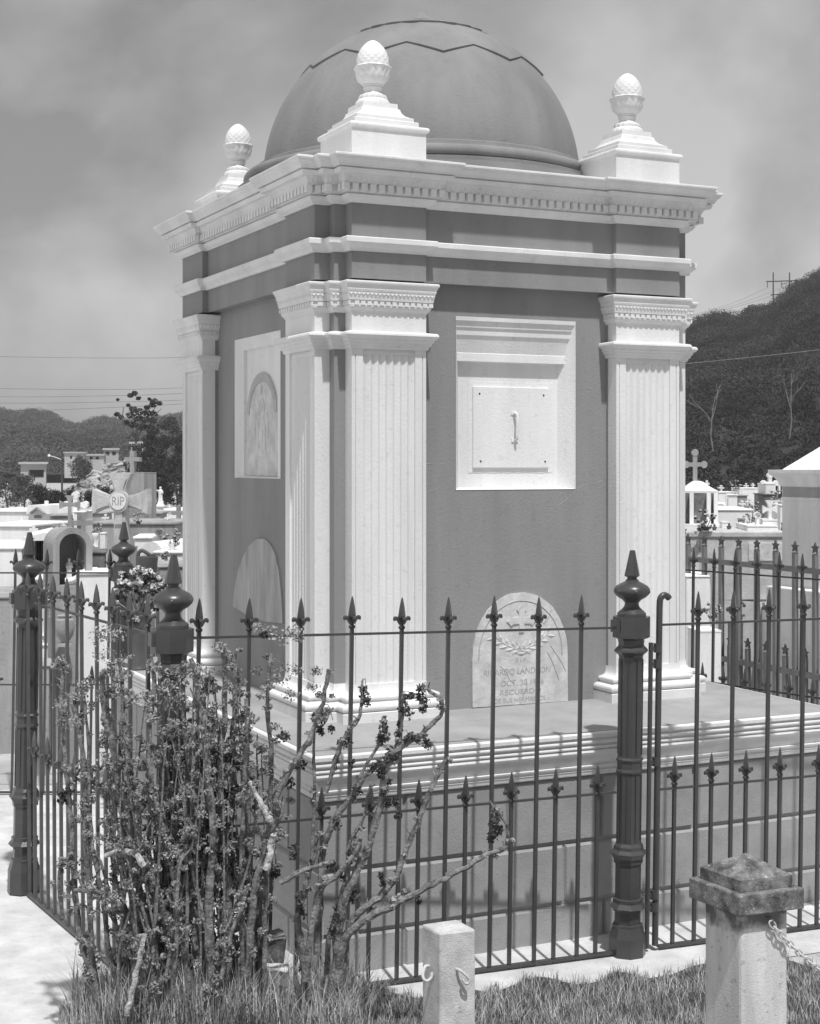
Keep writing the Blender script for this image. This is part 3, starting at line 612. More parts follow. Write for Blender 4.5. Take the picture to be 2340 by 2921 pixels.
# neighbour's square-tube fence with star finials
def star_bm(s=.045):
    bm = B(); pts = []
    for k in range(10):
        r = s if k % 2 == 0 else s * .45; an = math.pi / 2 + k * math.pi / 5; pts.append((r * math.cos(an), r * math.sin(an)))
    prism(bm, pts, -.008, .008); return bm
def tube_fence(label, p0, p1, zt, zl, step, sh, group='tube fences', sc=1.):
    t = thing('tube_fence', label, 'fence', (0, 0, 0), 0, group); dd = p1 - p0; ln = dd.length; rz = math.atan2(dd.y, dd.x); k = 0; s = .1
    bm = B(); bar(bm, p0 + Vector((0, 0, zt)), p1 + Vector((0, 0, zt)), .045, .03); mobj('top_rail', bm, 'tube', t)
    bm = B(); bar(bm, p0 + Vector((0, 0, zl)), p1 + Vector((0, 0, zl)), .045, .03); mobj('middle_rail', bm, 'tube', t)
    pr = {}
    while s < ln:
        for kind, off, top in (('t', 0, zt + .13), ('s', step / 2, zl + .12)):
            if s + off > ln: continue
            q = p0 + dd * ((s + off) / ln)
            if kind not in pr:
                bm = B(); box(bm, -.018, .018, -.018, .018, 0, top); lathe(bm, [(.018, 0), (.026, .006), (.018, .014)], (0, 0, top), 10); o = mobj('upright', bm, 'tube', t)
                bm = star_bm(); xform(bm, Matrix.Translation((0, 0, top + .05))); mobj('star', bm, 'iron_lite', o); pr[kind] = o
            else: o = copy_tree(pr[kind], t)
            o.location = (q.x, q.y, 0); o.rotation_euler = (0, 0, rz)
        s += step
T0 = at(1945, 1700, 13.6).xy.to_3d(); T1 = at(2420, 1700, 11.6).xy.to_3d(); T2 = at(2300, 1700, 15.6).xy.to_3d()
tube_fence('grey square-tube fence with star finials, nearer run sloping down to the right', T0, T1, 1.60, .77, .245, 1)
tube_fence('grey square-tube fence with star finials, farther run against the stone vault', T0 + Vector((0, .05, 0)), T2, 1.66, 1.03, .28, 1)

# ================================================================== GROUND
def sheet(name, pts, z, m, kind='structure', thick=0):
    bm = B(); vs = [bm.verts.new((x, y, z)) for x, y in pts]; bm.faces.new(vs); o = mobj(name, bm, m); o['kind'] = kind; return o
def rot2(u, v, t): p = at(u, v, t); return (p.x, p.y)
# main ground: flat near, climbing gently behind the graves
bm = B(); tt = [.5, 2, 4, 6, 9, 12, 15, 18, 22, 28, 40, 60, 90, 140, 220, 320]; grid = []
for t_ in tt:
    row = []
    for k in range(-12, 13):
        x_ = k / 12 * (t_ * 1.3 + 6); h_ = 0 if t_ < 13 else min(1.15, (t_ - 13) * .09)
        p = CAM + FW * t_ + RT * x_; row.append(bm.verts.new((p.x, p.y, h_ - (0 if t_ < 50 else .4))))
    grid.append(row)
row = [bm.verts.new((CAM + FW * -30 + RT * (k / 12 * 40)).xy.to_3d()) for k in range(-12, 13)]; grid.insert(0, row)
for r0, r1 in zip(grid, grid[1:]):
    for i in range(24): bm.faces.new((r0[i], r0[i + 1], r1[i + 1], r1[i]))
o = mobj('ground', bm, 'ground'); o['kind'] = 'structure'
sheet('pavement', [(-7, -1.0), (-4.5, -4.2), (-2.0, -3.2), (-1.5, -1.42), (3.3, -1.62), (4.6, -1.7), (4.6, 4.0), (-7, 4.0)], .004, 'pave')
# grass ground patch
bm = B(); gx = 70; gy = 26; vs = []
def grass_h(p): 
    q = p - CAM; tt_ = q.dot(FW); uu = PPX + FPX * q.dot(RT) / tt_
    return .10 * math.exp(-((uu - 560) / 330) ** 2) * max(0, min(1, (7.0 - tt_) / .6)) + .012
def gedge(u): return 7.02 - .05 * math.sin(u / 90.) - .06 * math.sin(u / 37. + 1) + (0.30 if u > 1750 else 0) * .3 + (u - 1200) * .00028 - (.55 if u < 170 else 0)
for i in range(gx + 1):
    u_ = 150 + (2700 - 150) * i / gx; col = []
    for j in range(gy + 1):
        t_ = gedge(u_) - (gedge(u_) - 4.6) * j / gy; p = at(u_, 0, t_); z = 0.007 if j == 0 else grass_h(Vector((p.x, p.y, 0)) + Vector((0, 0, 0)))
        col.append(bm.verts.new((p.x, p.y, z)))
    vs.append(col)
for i in range(gx):
    for j in range(gy): bm.faces.new((vs[i][j], vs[i + 1][j], vs[i + 1][j + 1], vs[i][j + 1]))
o = mobj('grass_ground', bm, 'soil'); o['kind'] = 'structure'
def blades(name, P, hgt, wid, m, bend=.6, label=None):
    """P: (n,3) roots"""
    n = len(P); az_ = rng.random(n) * 2 * np.pi; hh = hgt * (.5 + .8 * rng.random(n)); ln = bend * hh * rng.random(n)
    dx, dy = np.cos(az_), np.sin(az_); wv = np.stack([-dy, dx, np.zeros(n)], 1) * wid
    dirv = np.stack([dx, dy, np.zeros(n)], 1)
    p0 = P; p1 = P + dirv * (ln * .35)[:, None] + np.array([0, 0, 1]) * (hh * .6)[:, None]; p2 = P + dirv * ln[:, None] + np.array([0, 0, 1]) * hh[:, None]
    V = np.stack([p0 - wv, p0 + wv, p1 + wv * .7, p1 - wv * .7, p2], 1).reshape(-1, 3)
    b5 = np.arange(n, dtype=np.int32) * 5
    li = np.stack([b5, b5 + 1, b5 + 2, b5 + 3, b5 + 3, b5 + 2, b5 + 4], 1).ravel()
    me = bpy.data.meshes.new(name); me.vertices.add(5 * n); me.vertices.foreach_set('co', V.ravel()); me.loops.add(7 * n); me.loops.foreach_set('vertex_index', li)
    ls = np.stack([np.arange(n) * 7, np.arange(n) * 7 + 4], 1).ravel().astype(np.int32); me.polygons.add(2 * n); me.polygons.foreach_set('loop_start', ls); me.polygons.foreach_set('loop_total', np.tile(np.array([4, 3], dtype=np.int32), n))
    me.update(); me.validate(); me.materials.append(M[m]); o = link(bpy.data.objects.new(name, me)); tag(o, label, 'grass', kind='stuff'); return o
def roots(n, u0, u1, t0, t1f, dens=None):
    out = []
    while len(out) < n:
        u_ = random.uniform(u0, u1); t_ = random.uniform(t0, t1f(u_))
        if dens and random.random() > dens(u_, t_): continue
        p = at(u_, 0, t_); p.z = grass_h(Vector((p.x, p.y, 0))) - .005; out.append(p[:])
    return np.array(out)
blades('grass', roots(34000, 160, 2600, 5.9, lambda u_: gedge(u_) + .05 * math.sin(u_ / 13.) - .02, lambda u_, t_: .35 + .65 * (math.sin(u_ / 23. + t_ * 9) * math.sin(u_ / 51. - t_ * 14) > -.25)), .05, .0020, 'grass', .8, 'short rough grass along the front of the pavement')
blades('dry_grass', roots(5000, 200, 2500, 5.9, lambda u_: gedge(u_) - .03), .06, .0013, 'dry', 1.5, 'dry stalks scattered through the short grass')
blades('long_grass', roots(2600, 240, 1010, 6.25, lambda u_: 6.9, lambda u_, t_: math.exp(-((u_ - 560) / 260) ** 2) + math.exp(-((u_ - 950) / 60) ** 2)), .26, .0017, 'dry', .9, 'long dry grass tangled around the foot of the shrub')
blades('green_tuft', roots(5200, 200, 1060, 6.2, lambda u_: 6.95, lambda u_, t_: math.exp(-((u_ - 500) / 300) ** 2) + math.exp(-((u_ - 960) / 80) ** 2)), .17, .0022, 'grass', 1.0, 'taller green grass under the shrub')

# ================================================================== FOREGROUND POSTS AND STONES
LD = Vector((-.07, .998, 0)).normalized()
def basis(o, x, y): m = Matrix.Identity(4); m.col[0][:3] = x; m.col[1][:3] = y; m.col[3][:3] = o; return m
PC = at(2115, 2600, 5.6); PC.z = 0; PB = basis(PC, FD, LD)
pil = thing('concrete_pillar', 'weathered square concrete pillar with dark stained pyramid cap and a chain hook', 'pillar')
sw_ = .205; ovh = .040; zt_ = at(2115, 2605, 5.6).z
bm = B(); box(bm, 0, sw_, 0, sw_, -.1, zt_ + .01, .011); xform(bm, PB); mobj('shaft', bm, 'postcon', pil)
bm = B(); box(bm, -ovh, sw_ + ovh, -ovh, sw_ + ovh, zt_, zt_ + .078, .005); i_ = -.012
box(bm, i_, sw_ - i_, i_, sw_ - i_, zt_ + .076, zt_ + .122, .004)
vs = [bm.verts.new((x_, y_, zt_ + .1215)) for x_, y_ in ((i_, i_), (sw_ - i_, i_), (sw_ - i_, sw_ - i_), (i_, sw_ - i_))]; ap = bm.verts.new((sw_ / 2, sw_ / 2, zt_ + .19))
for k in range(4): bm.faces.new((vs[k], vs[(k + 1) % 4], ap))
xform(bm, PB); mobj('pyramid_cap', bm, 'mossy', pil)
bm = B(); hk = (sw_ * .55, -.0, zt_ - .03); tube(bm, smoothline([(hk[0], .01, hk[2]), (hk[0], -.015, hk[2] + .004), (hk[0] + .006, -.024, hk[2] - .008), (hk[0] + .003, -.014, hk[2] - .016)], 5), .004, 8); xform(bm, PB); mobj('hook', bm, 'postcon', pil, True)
# chain
ch = thing('chain', 'rusty link chain hanging from the stained pillar towards the right', 'chain')
def link_bm(): 
    bm = B(); pts = [(.017 * math.cos(t_) * .62, 0, .019 * math.sin(t_)) for t_ in [2 * math.pi * k / 14 for k in range(15)]]; tube(bm, pts, .0032, 6); return bm
lk = mobj('chain_link', link_bm(), 'concrete', ch, True); p_ = PB @ Vector((hk[0] + .006, -.022, hk[2] - .02)); n_links = 20
for k in range(n_links):
    o = lk if k == 0 else lk.copy()
    if k: link(o, ch)
    s = k * .0285; q_ = p_ + FD * (s * .68) + Vector((0, 0, -s * .76 + .45 * s * s)); o.location = q_; sl_ = math.atan2(-.76 + .9 * s, .68)
    o.rotation_euler = (math.radians(90 * (k % 2) + 10), math.radians(90) - sl_, math.atan2(FD.y, FD.x)) if False else (0, math.radians(90) - sl_, math.atan2(FD.y, FD.x) + (math.radians(0)))
    if k % 2: o.rotation_euler = (Matrix.Rotation(math.atan2(FD.y, FD.x), 3, 'Z') @ Matrix.Rotation(math.radians(90) - sl_, 3, 'Y') @ Matrix.Rotation(math.radians(90), 3, 'Z')).to_euler()
# small post
tS = 6.02; SC_ = at(1256, 2663, tS); zs_ = SC_.z; SC_.z = 0; SB = basis(SC_, FD, LD)
sp = thing('concrete_bollard', 'short square concrete post with two bent iron hooks standing in the grass', 'bollard')
bm = B(); box(bm, 0, .154, 0, .145, -.05, zs_, .009); xform(bm, SB)
for v in bm.verts:
    if v.co.z > zs_ - .03: v.co.z += random.uniform(-.003, .003)
mobj('post', bm, 'concrete', sp)
for nm, pts in (('hook', [(.0, .09, zs_ - .155), (-.02, .08, zs_ - .152), (-.035, .07, zs_ - .17), (-.04, .06, zs_ - .19), (-.03, .05, zs_ - .2), (-.012, .05, zs_ - .19), (-.004, .055, zs_ - .17)]),
                ('hook', [(.07, .005, zs_ - .15), (.074, -.02, zs_ - .15), (.09, -.03, zs_ - .165), (.105, -.034, zs_ - .185), (.102, -.034, zs_ - .2), (.088, -.03, zs_ - .198), (.082, -.026, zs_ - .185)])):
    bm = B(); tube(bm, smoothline(pts, 5), .0058, 8); xform(bm, SB); mobj(nm, bm, 'concrete', sp, True)
def stone(label, u, v, t, sx, sy, sz, rz, tilt, m):
    bm = B(); box(bm, -sx / 2, sx / 2, -sy / 2, sy / 2, 0, sz, .008)
    bmesh.ops.subdivide_edges(bm, edges=bm.edges[:], cuts=1)
    for v_ in bm.verts: v_.co += Vector((random.uniform(-1, 1), random.uniform(-1, 1), random.uniform(-1, 1))) * .005
    xform(bm, Matrix.Translation(at(u, v, t)) @ Matrix.Rotation(rz, 4, 'Z') @ Matrix.Rotation(tilt, 4, 'X')); o = mobj('broken_block', bm, m); tag(o, label, 'stone block', 'broken blocks by the shrub')
stone('mossy broken block leaning upright beside the shrub, the taller of the two', 762, 2775, 6.75, .12, .07, .19, .1, .25, 'mossy')
stone('pale broken slab edge tilted in the long grass under the shrub', 790, 2840, 6.55, .11, .05, .15, -.5, .35, 'concrete')

# ================================================================== SHRUBS
def PX(pts, t, dt=0.): 
    n = len(pts); return [at(u, v, t + dt * k / max(1, n - 1)) for k, (u, v) in enumerate(pts)]
def stems(bm, specs, tb):
    tips = []
    for pts, r0, r1, t, dt in specs:
        P = smoothline(PX(pts, tb + t, dt), 5); n = len(P)
        P = [p + Vector((random.uniform(-1, 1), random.uniform(-1, 1), random.uniform(-1, 1))) * r0 * .22 for p in P]
        tube(bm, P, [(r0 + (r1 - r0) * k / (n - 1)) * random.uniform(.9, 1.12) for k in range(n)], 8, .3); tips.append(P)
        if r0 > .009:
            for k in range(3, n - 1):
                if random.random() < .45:   # leaf scars and twig stubs
                    d_ = Vector((random.uniform(-1, 1), random.uniform(-1, 1), random.uniform(.1, 1))).normalized(); ln = random.uniform(.012, .04); tube(bm, [P[k], P[k] + d_ * ln], [.004, .0025], 5)
    return tips
tb = 6.42
S1 = [([(300, 2905), (262, 2780), (235, 2700), (215, 2560), (205, 2400), (190, 2200), (176, 2000), (180, 1868)], .016, .010, -.02, .0),
 ([(290, 2880), (262, 2720), (255, 2540), (245, 2380), (240, 2200), (225, 2080), (200, 1990)], .016, .012, .05, 0),
 ([(180, 2620), (168, 2530), (176, 2460), (215, 2490), (240, 2540)], .007, .006, -.05, 0),
 ([(350, 2890), (310, 2700), (290, 2550), (262, 2400), (255, 2250), (250, 2100), (235, 1960)], .012, .008, .05, 0),
 ([(560, 2900), (500, 2700), (450, 2560), (425, 2490), (395, 2420), (365, 2300), (335, 2220), (318, 2110), (298, 2050), (292, 1920)], .026, .014, 0, .02),
 ([(470, 2860), (440, 2680), (405, 2560), (372, 2440), (350, 2330), (345, 2150), (352, 2010), (340, 1880)], .018, .010, .1, 0),
 ([(480, 2900), (430, 2760), (345, 2660), (300, 2580)], .011, .009, .05, 0),
 ([(545, 2900), (525, 2700), (500, 2520), (470, 2380), (432, 2240), (425, 2100), (440, 1960), (430, 1870)], .02, .010, -.04, .06),
 ([(600, 2900), (550, 2600), (562, 2400), (548, 2250), (530, 2100), (520, 1980), (505, 1900)], .022, .012, .04, .0),
 ([(610, 2910), (597, 2650), (602, 2500), (608, 2350), (590, 2180), (582, 2060), (562, 1960), (548, 1880)], .026, .012, -.05, .03),
 ([(650, 2900), (652, 2600), (640, 2400), (628, 2200), (640, 2050), (642, 1900), (632, 1845)], .021, .013, .05, 0),
 ([(670, 2300), (664, 2130), (670, 1990), (668, 1858)], .014, .013, .12, 0),
 ([(690, 2900), (690, 2600), (692, 2400), (700, 2200), (704, 2080), (703, 1992)], .015, .010, -.03, 0),
 ([(760, 2900), (740, 2600), (758, 2450), (768, 2300), (774, 2150), (762, 2000), (772, 1862)], .018, .009, .03, 0),
 ([(700, 2900), (715, 2650), (735, 2500), (770, 2380), (790, 2270), (838, 2180), (885, 2105), (920, 2005), (938, 1912)], .022, .010, -.05, -.05),
 ([(771, 2345), (750, 2300), (728, 2262), (713, 2228)], .013, .007, -.1, 0),
 ([(640, 2150), (680, 2120), (700, 2080), (720, 2030)], .008, .005, 0, 0),
 ([(560, 2880), (590, 2840), (630, 2790), (650, 2700), (700, 2560)], .014, .010, -.12, 0),
 ([(362, 2880), (385, 2800), (402, 2720), (412, 2665)], .012, .009, -.16, 0),
 ([(360, 2905), (420, 2850), (470, 2790), (490, 2700)], .013, .009, -.14, 0),
 ([(300, 2440), (340, 2428), (385, 2436), (410, 2470)], .009, .012, -.1, 0),
 ([(210, 2540), (260, 2545), (320, 2552), (360, 2575)], .010, .010, -.1, 0)]
S1 = [(p_, r0 * .85, r1 * .8, t_, dt) for p_, r0, r1, t_, dt in S1]
for k in range(64):
    ub = random.uniform(330, 760); ue = ub + random.uniform(-110, 90); ve = random.uniform(1900, 2350); um = (ub + ue) / 2 + random.uniform(-30, 30)
    S1.append(([(ub, 2890), (ub + random.uniform(-15, 15), 2700), (um, 2480), ((um + ue) / 2 + random.uniform(-15, 15), 2250 if ve < 2150 else 2400), (ue, ve)], random.uniform(.004, .012), .0025, random.uniform(-.12, .28), random.uniform(-.05, .05)))
sh1 = thing('shrub', 'large half-pruned shrub with many upright cut stems and small leaf tufts, covering the corner post', 'shrub', (0, 0, 0))
bm = B(); tp = stems(bm, S1, tb); mobj('stems', bm, 'bark', sh1)
for sp_b in [([(771, 2345), (750, 2300), (728, 2262), (713, 2228)], .014, .008, -.12, 0), ([(362, 2895), (385, 2800), (402, 2720), (412, 2665)], .013, .010, -.18, 0), ([(300, 2440), (340, 2428), (385, 2436), (410, 2470)], .010, .013, -.12, 0), ([(760, 2480), (772, 2430), (780, 2380)], .016, .014, -.1, 0)]:
    bm = B(); stems(bm, [sp_b], tb); mobj('broken_branch', bm, 'bark_lite', sh1)
cs, rs = [], []
def cl(u, v, t, r): p = at(u, v, t); cs.append(p[:]); rs.append(r)
for u, v, r in ((300, 1800, .05), (275, 1820, .045), (330, 1812, .04), (350, 1880, .045), (300, 1870, .05), (345, 1910, .04), (230, 1965, .045), (260, 1945, .035), (185, 2015, .05), (205, 2060, .04), (330, 1960, .04), (412, 1990, .04), (445, 1905, .035), (480, 1935, .05), (520, 1930, .045), (560, 1905, .035), (585, 1915, .035), (500, 1960, .05), (530, 1990, .05), (740, 1790, .03), (770, 1800, .035), (800, 1820, .04), (835, 1800, .035), (850, 1820, .03), (800, 1905, .05), (840, 1910, .035), (735, 1915, .03), (900, 1915, .03), (890, 1960, .03), (795, 1940, .05), (830, 1985, .035), (610, 2010, .04), (605, 1960, .03), (630, 1850, .025)): cl(u, v, tb + random.uniform(-.1, .1), r)
for P in tp:
    n = len(P)
    for k in range(4, n):
        for _ in range(2):
            if random.random() < .34: cs.append((P[k] + Vector((random.uniform(-1, 1), random.uniform(-1, 1), random.uniform(-1, 1))) * .03)[:]); rs.append(random.uniform(.010, .026))
for k in range(80):
    u = random.gauss(500, 150); v = random.uniform(1990, 2680)
    if 190 < u < 860: cl(u, v, tb + random.uniform(-.15, .25), random.uniform(.012, .032))
clumps('foliage', cs, [r * 1.2 for r in rs], 62, .0068, 'leaf', sh1, bias=.62)
cs, rs = [], []
for k in range(46): cl(random.gauss(630, 50), random.uniform(2150, 2500), tb + random.uniform(.0, .25), random.uniform(.03, .05))
for k in range(26): cl(random.gauss(560, 110), random.uniform(2400, 2780), tb + random.uniform(.05, .3), random.uniform(.03, .05))
for u, v, r in ((600, 1945, .03), (598, 1970, .03), (850, 2180, .04), (820, 2230, .04), (810, 2100, .03), (190, 2260, .035), (182, 2280, .03), (905, 2040, .025), (755, 1812, .02), (690, 2050, .03), (700, 2110, .03)): cl(u, v, tb - .02, r)
clumps('wilted_leaves', cs, rs, 90, .009, 'leaf_dark', sh1, bias=.6)

sh2 = thing('shrub', 'sparse shrub with long bare leaning branches and drooping wilted tufts', 'shrub')
tb2 = 6.40
S2 = [([(960, 2860), (976, 2709), (1020, 2640), (1080, 2602), (1130, 2578), (1200, 2540), (1290, 2495), (1390, 2440), (1440, 2418), (1448, 2370), (1432, 2330), (1404, 2300)], .02, .005, 0, -.05),
 ([(965, 2850), (985, 2690), (1020, 2610), (1080, 2560), (1130, 2500), (1160, 2420), (1200, 2330), (1240, 2230), (1273, 2170)], .019, .009, .05, 0),
 ([(950, 2850), (960, 2700), (985, 2560), (1035, 2450), (1062, 2387), (1090, 2280), (1101, 2190), (1124, 2146), (1184, 2109), (1235, 2063), (1263, 2026), (1256, 1998), (1207, 1954)], .021, .007, .02, -.02),
 ([(905, 2720), (915, 2520), (925, 2420), (953, 2341), (1004, 2271), (1041, 2216), (1087, 2174)], .017, .010, .08, 0),
 ([(1004, 2271), (1031, 2211), (1078, 2128), (1103, 2086), (1098, 2066), (1089, 2056)], .008, .004, .08, 0),
 ([(890, 2450), (897, 2248), (895, 2155), (899, 2063), (913, 2017)], .008, .004, .02, 0),
 ([(930, 2260), (962, 2155), (985, 2100), (1022, 2054), (1031, 2007), (1034, 1943)], .011, .005, .0, 0),
 ([(1110, 2170), (1124, 2146), (1147, 2063), (1147, 1980)], .009, .004, .02, 0),
 ([(880, 2850), (862, 2710), (851, 2617), (874, 2524), (895, 2440), (911, 2370)], .018, .009, .05, 0),
 ([(870, 2800), (905, 2560), (960, 2500), (1010, 2440), (1030, 2390)], .015, .008, -.03, 0),
 ([(800, 2520), (850, 2490), (905, 2470), (938, 2462)], .012, .005, -.1, 0),
 ([(930, 2860), (940, 2680), (975, 2560), (990, 2480), (1000, 2400), (1035, 2340), (1058, 2230)], .014, .005, .08, 0),
 ([(1090, 2602), (1130, 2560), (1150, 2556), (1160, 2545)], .006, .003, 0, 0)]
bm = B(); tp = stems(bm, S2, tb2); mobj('stems', bm, 'bark', sh2)
cs, rs = [], []
for u, v, r in ((1040, 1985, .022), (1045, 2000, .02), (1036, 1965, .016), (1150, 2020, .022), (1165, 2035, .022), (1155, 1995, .018), (1172, 1985, .012), (1195, 1990, .022), (1212, 2000, .022), (1208, 2022, .018), (1198, 1965, .014), (1095, 2080, .018), (1085, 2100, .016), (1090, 2110, .014), (905, 2070, .022), (915, 2085, .018), (925, 2050, .016), (945, 2080, .013), (1140, 2070, .016), (1135, 2090, .014), (1212, 2115, .022), (1222, 2125, .016), (1175, 2105, .018), (1160, 2110, .016), (990, 2120, .02), (975, 2120, .016), (960, 2165, .02), (1003, 2180, .018), (1120, 2150, .028), (1105, 2165, .03), (1085, 2185, .028), (1130, 2165, .02), (1090, 2205, .022), (1060, 2195, .022), (1104, 2230, .022), (1104, 2290, .022), (1095, 2260, .018), (1130, 2290, .018), (1135, 2325, .016), (1010, 2275, .022), (1020, 2255, .02), (1414, 2330, .02), (1410, 2355, .024), (1415, 2375, .024), (1402, 2390, .018), (1425, 2365, .018), (960, 2350, .022), (1005, 2440, .026), (1015, 2420, .022), (960, 2480, .024), (975, 2500, .024), (945, 2470, .02), (1092, 2520, .014), (1088, 2500, .012), (1190, 2550, .014), (1195, 2575, .012), (860, 2600, .024), (855, 2560, .02), (1000, 2540, .024), (1012, 2560, .022), (960, 2620, .026), (950, 2660, .024), (1075, 2600, .018), (1130, 2575, .016), (1160, 2560, .012), (840, 2420, .02), (838, 2440, .018), (1060, 2330, .016)): cl(u, v, tb2 + random.uniform(-.03, .05), r * .95)
clumps('wilted_leaves', cs, [r * 1.25 for r in rs], 52, .0082, 'leaf_dark', sh2, bias=.6, squash=1.15)
cs, rs = [], []
for P in tp:
    for k in range(3, len(P)):
        if random.random() < .2: cs.append((P[k] + Vector((random.uniform(-1, 1), random.uniform(-1, 1), random.uniform(-1, 1))) * .015)[:]); rs.append(random.uniform(.01, .02))
clumps('foliage', cs, rs, 26, .009, 'leaf', sh2, bias=.5)
bm = B()    # thin drooping stalks
for u, v, u2, v2 in ((1034, 1943, 1042, 1975), (1147, 1978, 1172, 1992), (1147, 1978, 1150, 2010), (1207, 1954, 1195, 1975), (1207, 1954, 1215, 1995), (1089, 2056, 1082, 2090), (913, 2017, 920, 2060), (913, 2017, 950, 2055), (1404, 2300, 1406, 2350), (1404, 2300, 1412, 2345), (1145, 2090, 1165, 2110), (1200, 2090, 1215, 2120)):
    tube(bm, smoothline([at(u, v, tb2), at((u + u2) / 2 + 5, v - 6, tb2), at(u2, v2, tb2)], 4), .0016, 4)
mobj('leaf_stalks', bm, 'bark', sh2)

# ================================================================== CEMETERY BEHIND
def SCL(t): return t / FPX
def zv(v, t): return H + (YH - v) * t / FPX
def frame(u, t, rot=0.):
    o = at(u, YH, t); o.z = 0; an = -YAW + math.radians(rot)
    return Matrix.Translation(o) @ Matrix.Rotation(an, 4, 'Z')
def gz(t): return 0 if t < 13 else min(1.15, (t - 13) * .09)
def root_thing(name, label, cat, u, t, rot=0, group=None):
    m = frame(u, t, rot); e = bpy.data.objects.new(name, None); link(e); e.matrix_world = m; e.empty_display_size = .2; e.location.z = 0
    return tag(e, label, cat, group)
def lbox(bm, u0, u1, vt, vb, t, uc, y0, y1, bev=0.):
    k = SCL(t); box(bm, (u0 - uc) * k, (u1 - uc) * k, y0, y1, zv(vb, t), zv(vt, t), bev)
def tomb(label, u0, u1, vt, vb, t, dep=1.2, rot=-12, m='tomb', slab=10, over=5, cat='tomb', name='vault_tomb', group=None, niche_=None, ground=True):
    """raised vault: body with a projecting cover slab (pixel sizes turned into metres at distance t)"""
    uc = (u0 + u1) / 2; r = root_thing(name, label, cat, uc, t, rot, group); k = SCL(t); zb = gz(t) - .1 if ground else zv(vb, t)
    bm = B(); w_ = (u1 - u0) / 2 * k; zt = zv(vt, t); box(bm, -w_, w_, 0, dep, zb, zt - slab * k, .01)
    if niche_: pass
    mobj('body', bm, m, r)
    bm = B(); box(bm, -w_ - over * k, w_ + over * k, -over * k, dep + over * k, zt - slab * k + .001, zt, .012); mobj('cover_slab', bm, m, r)
    if niche_:
        a0, a1, b0, b1 = niche_; bm = B(); box(bm, (a0 - uc) * k, (a1 - uc) * k, -.012, .02, zv(b1, t), zv(b0, t), .004); mobj('panel', bm, 'marble' if m != 'tombgrey' else 'tomb', r)
    return r
def patee(L1, L2, Lb, wi_, wo, n=8):
    """outline of a cross with flared arms; Lb = length of the lower arm"""
    pts = []
    for k, (L_a, wo_, base) in enumerate(((L1, wo, 0), (L2, wo, 1), (Lb, wi_ * 1.25, 2), (L2, wo, 3))):
        dx, dz = ((0, 1), (1, 0), (0, -1), (-1, 0))[k]; px_, pz_ = ((-1, 0), (0, 1), (1, 0), (0, -1))[k]
        seq = [];
        for j in range(n + 1):
            s = j / n; hw = wi_ + (wo_ - wi_) * s ** 2; seq.append((wi_ + (L_a - wi_) * s, hw))
        for l_, h_ in seq: pts.append((dx * l_ + px_ * h_, dz * l_ + pz_ * h_))
        if k != 2: pts.append((dx * (L_a * 1.03), dz * (L_a * 1.03)))
        for l_, h_ in seq[::-1]: pts.append((dx * l_ - px_ * h_, dz * l_ - pz_ * h_))
    out = []
    for p in pts:
        if not out or (abs(p[0] - out[-1][0]) + abs(p[1] - out[-1][1])) > 1e-6: out.append(p)
    if abs(out[0][0] - out[-1][0]) + abs(out[0][1] - out[-1][1]) < 1e-6: out.pop()
    return out
def cross(label, kind, u, v, t, up, side, down, w_, wo, th, rot=-10, m='tomb', parent=None, name='cross', group=None):
    k = SCL(t)
    if parent is None: r = root_thing(name, label, 'cross', u, t, rot, group)
    else: r = parent
    bm = B(); zc = zv(v, t)
    if kind == 'patee': prism(bm, [(x_ * k, zc + z_ * k) for x_, z_ in patee(up, side, down, w_, wo)], 0, th)
    else:
        prism(bm, [(x_ * k, zc + z_ * k) for x_, z_ in ((-w_, up), (w_, up), (w_, w_), (side, w_), (side, -w_), (w_, -w_), (w_, -down), (-w_, -down), (-w_, -w_), (-side, -w_), (-side, w_), (-w_, w_))], 0, th)
        if kind == 'budded':
            for x_, z_ in ((0, up), (side, 0), (-side, 0)):
                pts = [((x_ + wo * math.cos(q) * (1 + .18 * abs(math.sin(1.5 * q)))) * k, zc + (z_ + wo * math.sin(q) * (1 + .18 * abs(math.cos(2 * q)))) * k) for q in [2 * math.pi * i / 16 for i in range(16)]]
                prism(bm, pts, -.004, th + .004)
    if parent is None: 
        o = mobj(name, bm, m, r); o.name = 'cross_body'; return r
    return mobj('cross', bm, m, parent)
# --- left of the mausoleum
t = 14.0; k = SCL(t)
r = root_thing('memorial_cross', 'large grey stone cross with flared arms and a white RIP disc', 'cross', 341, t, -14)
bm = B(); zc = zv(1430, t); pts = patee(80, 84, 215, 17, 36); prism(bm, [(x_ * k, zc + z_ * k) for x_, z_ in pts], 0, .10); mobj('cross_body', bm, 'tombmid', r)
bm = B(); prism(bm, [(x_ * k * .82, zc + z_ * k * .82) for x_, z_ in patee(80, 84, 80, 12, 29)], -.016, .001)
mobj('raised_panel', bm, 'tombmid', r)
bm = B(); prism(bm, [(31 * k * math.cos(q), zc + 31 * k * math.sin(q)) for q in [2 * math.pi * i / 36 for i in range(36)]], -.028, .02); mobj('boss', bm, 'tombmid', r)
bm = B(); prism(bm, [(24 * k * math.cos(q), zc + 24 * k * math.sin(q)) for q in [2 * math.pi * i / 36 for i in range(36)]], -.036, .0); dsc = mobj('disc', bm, 'tomb', r)
text('lettering', 'RIP', 36 * k, 'engrave', dsc, Matrix.Translation((0, -.037, zc)) @ RX, .001, .82)
tomb('grey stepped pedestal carrying the large RIP cross', 305, 385, 1640, 1760, t - .05, .5, -14, 'tombgrey', 12, 6, 'pedestal', 'cross_pedestal')
r = tomb('tall stained concrete block with a plain cross on top, behind the RIP cross', 352, 411, 1348, 1500, 17.5, .5, -8, 'tombgrey', 3, 0)
